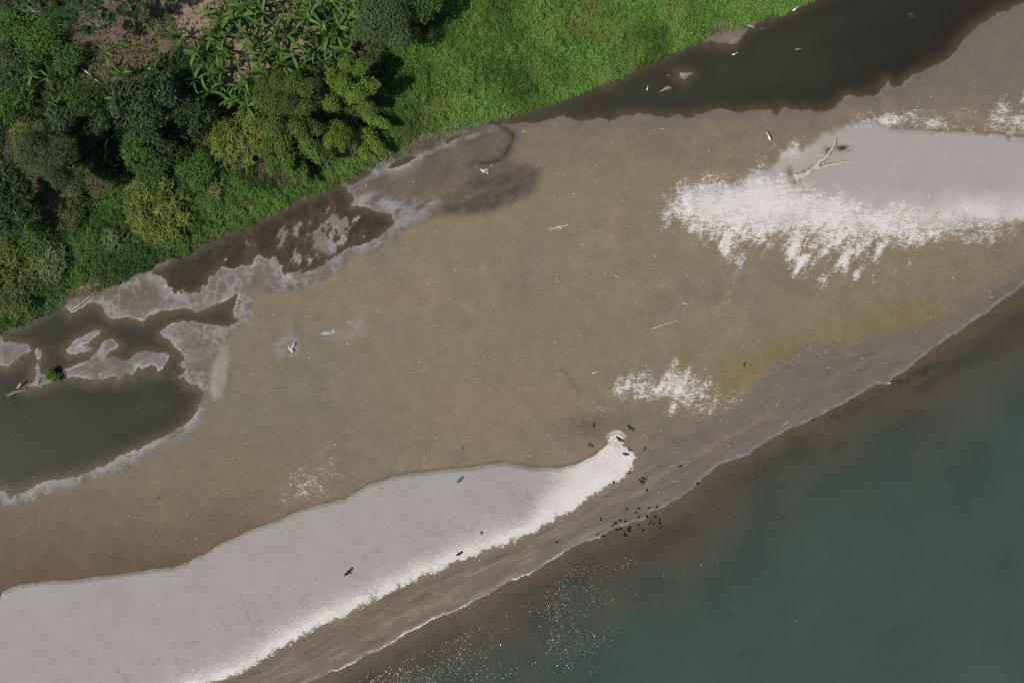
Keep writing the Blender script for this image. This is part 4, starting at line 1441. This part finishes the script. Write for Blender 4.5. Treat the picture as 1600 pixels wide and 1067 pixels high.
big = wood('driftwood_tree', 'large forked bleached driftwood tree on the pale sand', 'driftwood',
           [[(1245, 277, 0.53, 0.25), (1254, 273, 0.44, 0.3), (1265, 268, 0.43, 0.3), (1280, 263, 0.28, 0.3), (1292, 259, 0.20, 0.3), (1310, 256, 0.16, 0.25), (1322, 253, 0.13, 0.15), (1330, 252, 0.07, 0.03)],
            [(1262, 268, 0.37, 0.3), (1272, 261, 0.32, 0.35), (1282, 252, 0.28, 0.45), (1290, 245, 0.22, 0.6), (1297, 236, 0.19, 0.7), (1302, 227, 0.16, 0.6), (1305, 219, 0.06, 0.45)],
            [(1282, 256, 0.18, 0.3), (1286, 258, 0.12, 0.2), (1286, 251, 0.09, 0.15)]], M_bleached)
# torn root plate: short stubs under the trunk
for k in range(9):
    a = math.pi*0.55+k*0.22*math.pi
    rt = tube([(0, 0, 0.1), (-0.25*abs(math.cos(a))-0.1, 0.5*math.sin(a), 0.1+0.3*math.cos(a*1.7)), (-0.45, 0.75*math.sin(a), 0.05+0.3*math.cos(a*1.7))], [0.12, 0.08, 0.03], 5)
    obj('root', pymesh('root', rt, M_white), big, (0, 0, 0.1), (0, 0, 0.45))
wood('driftwood_branch', 'half buried pale branch beside the dark hollow by the driftwood tree', 'driftwood',
     [[(1330, 230, 0.16, 0.02), (1322, 235, 0.14, 0.08), (1312, 239, 0.10, 0.08), (1304, 241, 0.06, 0.03)], [(1306, 240, 0.07, 0.05), (1303, 247, 0.04, 0.02)]], M_drift)
wood('driftwood_stump', 'small pale forked stump on grey wet silt at left', 'driftwood',
     [[(452, 543, 0.20, 0.10), (456, 546, 0.28, 0.15), (460, 548, 0.20, 0.12)], [(456, 545, 0.16, 0.2), (460, 540, 0.14, 0.35), (462, 536, 0.12, 0.30)], [(453, 543, 0.08, 0.12), (451, 541, 0.06, 0.1), (456, 539, 0.05, 0.1)]], M_white)
wood('driftwood_chunk', 'bright white driftwood chunk on the dark mud by the rill', 'driftwood',
     [[(751, 265, 0.16, 0.10), (756, 268, 0.28, 0.16), (760, 269, 0.30, 0.15), (764, 270, 0.12, 0.08)], [(756, 267, 0.12, 0.2), (761, 265, 0.1, 0.2), (764, 266, 0.06, 0.12)]], M_white)
wood('driftwood_branch', 'forked white branch on the brown sand in the middle', 'driftwood',
     [[(857, 360, 0.05, 0.05), (866, 357, 0.07, 0.08), (874, 354, 0.10, 0.12), (886, 353, 0.05, 0.1)], [(872, 355, 0.14, 0.1), (877, 357, 0.10, 0.1)], [(884, 353, 0.12, 0.12), (887, 351, 0.12, 0.1)], [(858, 357, 0.10, 0.06), (861, 355, 0.06, 0.06)]], M_white)
wood('driftwood_branch', 'small grey twig heap below the forked white branch', 'driftwood',
     [[(868, 441, 0.07, 0.06), (871, 438, 0.09, 0.12), (873, 433, 0.04, 0.2)], [(870, 439, 0.06, 0.1), (876, 440, 0.05, 0.08)]], M_drift)
wood('driftwood_log', 'slim grey log with white crust on the olive-brown sand', 'driftwood',
     [[(1016, 514, 0.10, 0.05), (1025, 511, 0.16, 0.10), (1034, 508, 0.12, 0.10), (1044, 505, 0.10, 0.08), (1053, 502, 0.09, 0.06), (1062, 500, 0.06, 0.03)], [(1026, 511, 0.07, 0.12), (1024, 508, 0.05, 0.15)]], M_drift)
wood('driftwood_stick', 'upper of two pale sticks left of the white crust patch', 'driftwood', [[(958, 600, 0.05, 0.04), (962, 597, 0.06, 0.06), (967, 593, 0.05, 0.04)]], M_white)
wood('driftwood_stick', 'lower of two pale sticks left of the white crust patch', 'driftwood', [[(955, 609, 0.05, 0.04), (960, 606, 0.06, 0.06), (965, 604, 0.04, 0.04)]], M_white)
wood('driftwood_stick', 'white stick with twigs above the two pale sticks', 'driftwood', [[(923, 583, 0.05, 0.05), (929, 582, 0.14, 0.08), (932, 580, 0.05, 0.08)], [(930, 582, 0.04, 0.08), (935, 579, 0.03, 0.1)]], M_white)
wood('driftwood_stick', 'dark stick on darker reddish sand at the lower left', 'driftwood', [[(240, 781, 0.07, 0.05), (246, 779, 0.10, 0.1), (251, 778, 0.05, 0.06)], [(247, 778, 0.05, 0.1), (246, 772, 0.03, 0.25)]], M_driftdark)
wood('driftwood_stick', 'short pale stick just above the pale lower bar', 'driftwood', [[(660, 716, 0.05, 0.04), (664, 714, 0.07, 0.06), (669, 713, 0.04, 0.05)], [(664, 714, 0.06, 0.08), (664, 708, 0.04, 0.15)]], M_drift)
wood('driftwood_stick', 'pale thin stick lying on the sand above the lower bar', 'driftwood', [[(651, 683, 0.04, 0.04), (657, 681, 0.05, 0.05), (663, 679, 0.03, 0.04)]], M_drift)
wood('driftwood_stick', 'dark thin twig on the sand above the pale bar crest', 'driftwood', [[(721, 708, 0.05, 0.04), (723, 703, 0.06, 0.08), (725, 695, 0.03, 0.06)]], M_driftdark)
wood('driftwood_stick', 'small dark twig by the lagoon side of the brown sand', 'driftwood', [[(502, 455, 0.05, 0.04), (505, 452, 0.07, 0.08), (507, 448, 0.04, 0.1)]], M_drift)
wood('driftwood_stick', 'thin white stick near the right edge of the foreshore', 'driftwood', [[(1544, 465, 0.03, 0.03), (1548, 464, 0.04, 0.04), (1552, 464, 0.03, 0.03)]], M_white)
wood('driftwood_stick', 'thin pale stick on the grey foreshore above the waterline', 'driftwood', [[(1222, 665, 0.03, 0.03), (1227, 662, 0.04, 0.04), (1231, 657, 0.03, 0.03)]], M_white)
wood('driftwood_stick', 'long thin pale stick on wet sand above the vulture flock', 'driftwood', [[(1048, 751, 0.04, 0.04), (1055, 751, 0.05, 0.05), (1062, 751, 0.03, 0.04)]], M_drift)
wood('driftwood_stick', 'white twig above the slim grey log', 'driftwood', [[(1064, 473, 0.04, 0.04), (1070, 474, 0.08, 0.06), (1075, 477, 0.04, 0.04)]], M_white)
wood('driftwood_log', 'dark sunken log lying in the lagoon at the left edge', 'driftwood',
     [[(14, 618, 0.22, 0.10), (20, 614, 0.26, 0.18), (30, 611, 0.24, 0.18), (40, 608, 0.16, 0.10), (44, 607, 0.08, 0.02)], [(15, 614, 0.14, 0.15), (11, 616, 0.10, 0.2), (14, 621, 0.10, 0.1)]], M_driftdark)
wood('driftwood_plank', 'short pale log propped on the dark one in the lagoon', 'driftwood', [[(29, 607, 0.13, 0.45), (33, 602, 0.15, 0.6), (37, 598, 0.20, 0.75)]], M_drift)
wood('driftwood_stick', 'pale upright stick beside the round bush islet', 'driftwood', [[(59, 603, 0.05, 0.05), (61, 598, 0.07, 0.2), (62, 593, 0.06, 0.4), (62, 588, 0.04, 0.5)]], M_drift)
wood('bank_pole', 'long thin pale pole slanting down the bank into the lagoon', 'driftwood',
     [[(114, 484, 0.22, 0.10), (121, 479, 0.15, 0.15), (128, 474, 0.10, 0.15), (140, 464, 0.09, 0.15), (150, 456, 0.07, 0.12), (157, 450, 0.05, 0.1)]], M_drift)
wood('bank_log', 'pale log lying at the mud bank of the back channel', 'driftwood', [[(1166, 39, 0.10, 0.08), (1172, 41, 0.14, 0.1), (1179, 43, 0.08, 0.06)]], M_drift)
wood('bank_log', 'thin stick poking from the mud bank into the channel', 'driftwood', [[(1140, 66, 0.05, 0.1), (1148, 63, 0.06, 0.1), (1158, 59, 0.03, 0.06)], [(1142, 66, 0.05, 0.1), (1146, 69, 0.05, 0.04)]], M_drift)
wood('bank_log', 'faint dark stick floating right of the mud bank', 'driftwood', [[(1186, 47, 0.05, 0.04), (1192, 45, 0.06, 0.04), (1198, 44, 0.03, 0.03)]], M_driftdark)
wood('floating_log', 'short pale log floating in the right of the back channel', 'driftwood', [[(1242, 78, 0.08, 0.02), (1247, 77, 0.14, 0.04), (1252, 76, 0.06, 0.02)]], M_wetdrift)
wood('floating_log', 'pale broken wood floating left in the back channel', 'driftwood', [[(1030, 143, 0.07, 0.02), (1036, 141, 0.14, 0.04), (1041, 138, 0.30, 0.05), (1047, 136, 0.22, 0.04), (1049, 139, 0.08, 0.02)]], M_wetdrift)
wood('floating_log', 'small dark wood bit above the pale broken wood', 'driftwood', [[(1042, 120, 0.06, 0.02), (1045, 118, 0.10, 0.03), (1048, 117, 0.05, 0.02)]], M_driftdark)
wood('floating_log', 'faint twigs floating near the top of the dark channel', 'driftwood', [[(1418, 24, 0.03, 0.02), (1424, 22, 0.04, 0.03), (1430, 20, 0.02, 0.02)], [(1420, 26, 0.03, 0.02), (1431, 26, 0.02, 0.02)]], M_driftdark)
wood('fallen_log', 'bleached fallen log at the lower left rim of the clearing', 'log', [[(136, 112, 0.10, 0.35), (144, 118, 0.12, 0.4), (152, 125, 0.11, 0.4), (163, 134, 0.08, 0.3)]], M_white)
# matted drift on the water
wood('drift_mat', 'triangular grey raft of drift in the back channel', 'driftwood',
     [[(1062, 116, 0.22, 0.02), (1068, 117, 0.35, 0.03), (1075, 116, 0.28, 0.03), (1083, 113, 0.08, 0.02)], [(1066, 118, 0.2, 0.04), (1069, 124, 0.12, 0.02)], [(1063, 122, 0.10, 0.03), (1070, 119, 0.12, 0.05)]], M_wetdrift)

# round bush on the lagoon islet
tree('islet_bush', 'small round bright green bush on the lagoon islet', 'bush', (83, 588), (82, 587, 0.75, 1.15, 0.75), 0.20, (0.115, 0.200, 0.030), 2600, trunk_r=0.05, lobes=7, lobe_r=0.55)

# small pale scraps and shells strewn over the sand
n_ = 520
sx_ = rng.uniform(60, 1590, n_*3)
sy_ = rng.uniform(140, 1050, n_*3)
q = fields(sx_, sy_)
ok = (q['wf'] < -6) & (q['veg'] < -8) & (q['dryb'] < -6) & (q['dryc'] < -6)
sx_, sy_ = sx_[ok][:n_], sy_[ok][:n_]
Vs, Fs = [], []
for px, py in zip(sx_, sy_):
    x, y = W(px, py)
    z = float(ground(x, y))
    a = rng.uniform(0, 3.14)
    L_, w_, h_ = rng.uniform(0.06, 0.24)*(1+2*(rng.random() < 0.08)), rng.uniform(0.04, 0.10), rng.uniform(0.03, 0.07)
    v, f = tube([(-L_/2, 0, 0.01), (0, 0.01, h_), (L_/2, 0, 0.01)], [w_*0.5, w_, w_*0.4], 4)
    ca, sa = math.cos(a), math.sin(a)
    o_ = len(Vs)
    Vs += [(x+p[0]*ca-p[1]*sa, y+p[0]*sa+p[1]*ca, z+p[2]) for p in v]
    Fs += [tuple(i+o_ for i in qd) for qd in f]
tag(obj('beach_litter', pymesh('beach_litter', (Vs, Fs), M_white)), 'tiny pale shells and wood scraps strewn over the brown sand', 'litter', None, 'stuff')

# ------------------------------------------------------------------ birds
def loft(rings, sides=8):
    """rings: (x, y, z, half width, half height)"""
    V_, F_ = [], []
    for (x, y, z, a, b) in rings:
        for k in range(sides):
            t_ = 2*math.pi*k/sides
            V_.append((x, y+a*math.cos(t_), z+b*math.sin(t_)))
    for i in range(len(rings)-1):
        for k in range(sides):
            k2 = (k+1) % sides
            F_.append((i*sides+k, i*sides+k2, (i+1)*sides+k2, (i+1)*sides+k))
    for i in (0, len(rings)-1):
        c = len(V_)
        V_.append(tuple(rings[i][:3]))
        for k in range(sides):
            F_.append((i*sides+k, i*sides+(k+1) % sides, c, c))
    return V_, F_


def standing_vulture(k):
    hx = (0.30, 0.34, 0.26)[k]
    hy = (0.0, 0.07, -0.06)[k]
    body = loft([(-0.44, 0, 0.12, 0.07, 0.015), (-0.30, 0, 0.17, 0.11, 0.04), (-0.16, 0, 0.24, 0.15, 0.10), (0.0, 0, 0.30, 0.17, 0.14), (0.12, 0, 0.34, 0.14, 0.13),
                 (0.19, hy*0.3, 0.40, 0.08, 0.09), (0.22, hy*0.6, 0.47, 0.045, 0.05), (hx-0.02, hy, 0.52, 0.045, 0.045), (hx+0.05, hy, 0.52, 0.03, 0.03), (hx+0.11, hy*1.1, 0.50, 0.012, 0.014)])
    lg = [tube([(0.02, s*0.07, 0.24), (0.05, s*0.08, 0.12), (0.02, s*0.08, 0.0), (0.08, s*0.08, 0.0)], [0.035, 0.014, 0.012, 0.01], 5) for s in (-1, 1)]
    return pymesh('vulture_body', join([body]+lg), M_vulture)


def flat_bird(outline, mid, dihedral, name, mat):
    """closed mesh from a plan outline (right half, x forward, y out), mirrored"""
    pts = outline+[(x, -y) for x, y in reversed(outline) if abs(y) > 1e-4]
    n = len(pts)
    inner = [(x, 0.0) for x in mid]
    co = [Vector(p) for p in pts+inner]
    res = geometry.delaunay_2d_cdt(co, [(i, (i+1) % n) for i in range(n)], [], 1, 1e-5)
    vv, tri = res[0], res[2]
    V_, F_ = [], []
    nv = len(vv)
    for p in vv:
        t_ = 0.10 if (abs(p.y) < 1e-3 and min(mid) <= p.x <= max(mid)) else 0.012
        V_.append((p.x, p.y, dihedral*abs(p.y)+t_))
    for p in vv:
        t_ = 0.12 if (abs(p.y) < 1e-3 and min(mid) <= p.x <= max(mid)) else 0.012
        V_.append((p.x, p.y, dihedral*abs(p.y)-t_))
    cnt = {}
    for f in tri:
        f = list(f)
        F_.append(f)
        F_.append([i+nv for i in reversed(f)])
        for i in range(3):
            e = (f[i], f[(i+1) % 3])
            cnt[e] = cnt.get(e, 0)+1
    for (a, b) in list(cnt):
        if (b, a) not in cnt:
            F_.append([b, a, a+nv, b+nv])
    return pymesh(name, (V_, F_), mat, False)


OUT = [(0.36, 0.0), (0.33, 0.045), (0.24, 0.05), (0.20, 0.10), (0.22, 0.30), (0.25, 0.50), (0.20, 0.66), (0.17, 0.76), (0.12, 0.74), (0.10, 0.78), (0.06, 0.73), (0.03, 0.75), (0.0, 0.69),
       (-0.05, 0.66), (-0.10, 0.50), (-0.12, 0.30), (-0.13, 0.12), (-0.20, 0.08), (-0.33, 0.11), (-0.35, 0.0)]
FLY = flat_bird(OUT, [0.22, 0.12, 0.0, -0.12, -0.22], 0.18, 'flying_vulture', M_vulture)
OUT2 = [(0.34, 0.0), (0.31, 0.045), (0.23, 0.05), (0.24, 0.16), (0.34, 0.34), (0.30, 0.50), (0.10, 0.60), (0.02, 0.56), (0.04, 0.50), (-0.06, 0.48), (-0.06, 0.40), (-0.12, 0.26), (-0.14, 0.10), (-0.20, 0.08), (-0.33, 0.10), (-0.35, 0.0)]
FLAP = flat_bird(OUT2, [0.22, 0.12, 0.0, -0.12, -0.22], 0.45, 'flapping_vulture', M_vulture)
STANDS = [standing_vulture(k) for k in range(3)]

LBL_SHORE = 'black vulture standing in the shoreline flock'
LBL_WADE = 'black vulture wading just off the shoreline'
flock = [(870, 847), (933, 835), (942, 837), (958, 820), (962, 817), (969, 813), (976, 814), (938, 811), (979, 795), (993, 800), (998, 794), (1014, 793), (1025, 792),
         (997, 807), (1010, 807), (964, 828), (970, 826), (982, 826), (984, 824), (997, 820), (1014, 818), (1021, 818), (1024, 808), (1030, 811), (1030, 818), (975, 833), (978, 837), (983, 830), (1032, 825), (1004, 828)]
for i, (px, py) in enumerate(flock):
    x, y = W(px, py)
    z = max(float(ground(x, y)), -0.10)
    wade = float(ground(x, y)) < 0.0
    o = obj('vulture', STANDS[i % 3], None, (x, y, z), (0, 0, rng.uniform(0, 6.28)), rng.uniform(0.60, 0.78))
    tag(o, LBL_WADE if wade else LBL_SHORE, 'vulture', 'vultures wading' if wade else 'vultures on the shore')
for px, py, a, lb in [
        (983, 738, 0.6, 'black vulture at the frayed lower edge of the white tip'),
        (958, 753, 2.2, 'black vulture on the lower edge of the pale bar'),
        (1010, 765, 1.8, 'black vulture standing just below the landing one'),
        (1062, 728, 0.4, 'black vulture alone on the ridge right of the landing one'),
        (1089, 755, 2.9, 'black vulture at the small cove of the waterline'),
        (1007, 700, 1.0, 'black vulture right of the white sand tip'),
        (927, 664, 2.0, 'black vulture left of and above the white sand tip'),
        (920, 694, 0.9, 'black vulture on brown sand left of the white tip'),
        (924, 696, 2.9, 'second black vulture crowding the one left of the white tip'),
        (1162, 569, 1.2, 'black vulture alone on the yellowish sand at right'),
        (1270, 656, 0.5, 'black vulture at the waterline far to the right'),
        (1005, 754, 0.8, 'black vulture standing beside the landing one')]:
    x, y = W(px, py)
    tag(obj('vulture', STANDS[int(px) % 3], None, (x, y, max(float(ground(x, y)), -0.1)), (0, 0, a), 0.72), lb, 'vulture', 'vultures standing apart')
for px, py, h_, a, me_, sc_, rx, lb in [
        (546, 893, 23.0, 2.30, FLY, 1.0, 0.0, 'black vulture soaring over the middle of the pale lower bar'),
        (718, 865, 5.6, 1.9, FLY, 0.9, 0.7, 'small brownish vulture flapping low over the whitish bar edge'),
        (968, 686, 3.6, 1.05, FLY, 1.0, 0.1, 'black vulture gliding over the white sand tip'),
        (977, 709, 1.2, 1.35, FLY, 0.9, 0.5, 'black vulture shape added for a bird shadow on the pale bar neck'),  # low bird put here in place of an unseen bird's shadow
        (1002, 752, 0.7, 1.2, FLAP, 0.8, 0.0, 'black vulture landing with raised wings on the wet sand')]:
    x, y = W(px, py, h_)
    z = float(ground(x, y)) if h_ < 4 else 0
    tag(obj('flying_vulture', me_, None, (x, y, h_+max(z, 0)), (rx, 0, a), sc_), lb, 'vulture', 'vultures in flight')


def egret_mesh():
    body = loft([(-0.42, 0, 0.42, 0.03, 0.02), (-0.28, 0, 0.48, 0.12, 0.08), (-0.08, 0, 0.54, 0.19, 0.15), (0.10, 0, 0.56, 0.17, 0.15), (0.24, 0.0, 0.60, 0.08, 0.09), (0.36, 0.03, 0.70, 0.05, 0.05),
                 (0.52, 0.08, 0.80, 0.045, 0.045), (0.70, 0.10, 0.84, 0.05, 0.05), (0.82, 0.11, 0.83, 0.035, 0.035), (1.0, 0.13, 0.80, 0.012, 0.012)])
    lg = [tube([(0.0, s*0.08, 0.5), (-0.03, s*0.08, 0.25), (0.0, s*0.08, 0.0), (0.10, s*0.08, 0.0)], [0.03, 0.015, 0.013, 0.01], 5) for s in (-1, 1)]
    return pymesh('egret_body', join([body]+lg), M_egret)


EGR = egret_mesh()
for px, py, a, s, lb in [
        (1200, 217, 2.1, 1.15, 'white egret with outstretched neck on the brown sand'),
        (1240, 17, 0.5, 0.9, 'white egret in the channel near the top grass edge'),
        (1146, 86, 0.2, 0.7, 'white egret standing in the middle of the back channel'),
        (1011, 140, 1.2, 0.6, 'smallest white egret at the left of the back channel'),
        (1388, 598, 3.0, 0.7, 'white egret at the river waterline on the right')]:
    x, y = W(px, py)
    tag(obj('egret', EGR, None, (x, y, max(float(ground(x, y)), -0.15)), (0, 0, a), s), lb, 'egret', 'white egrets')
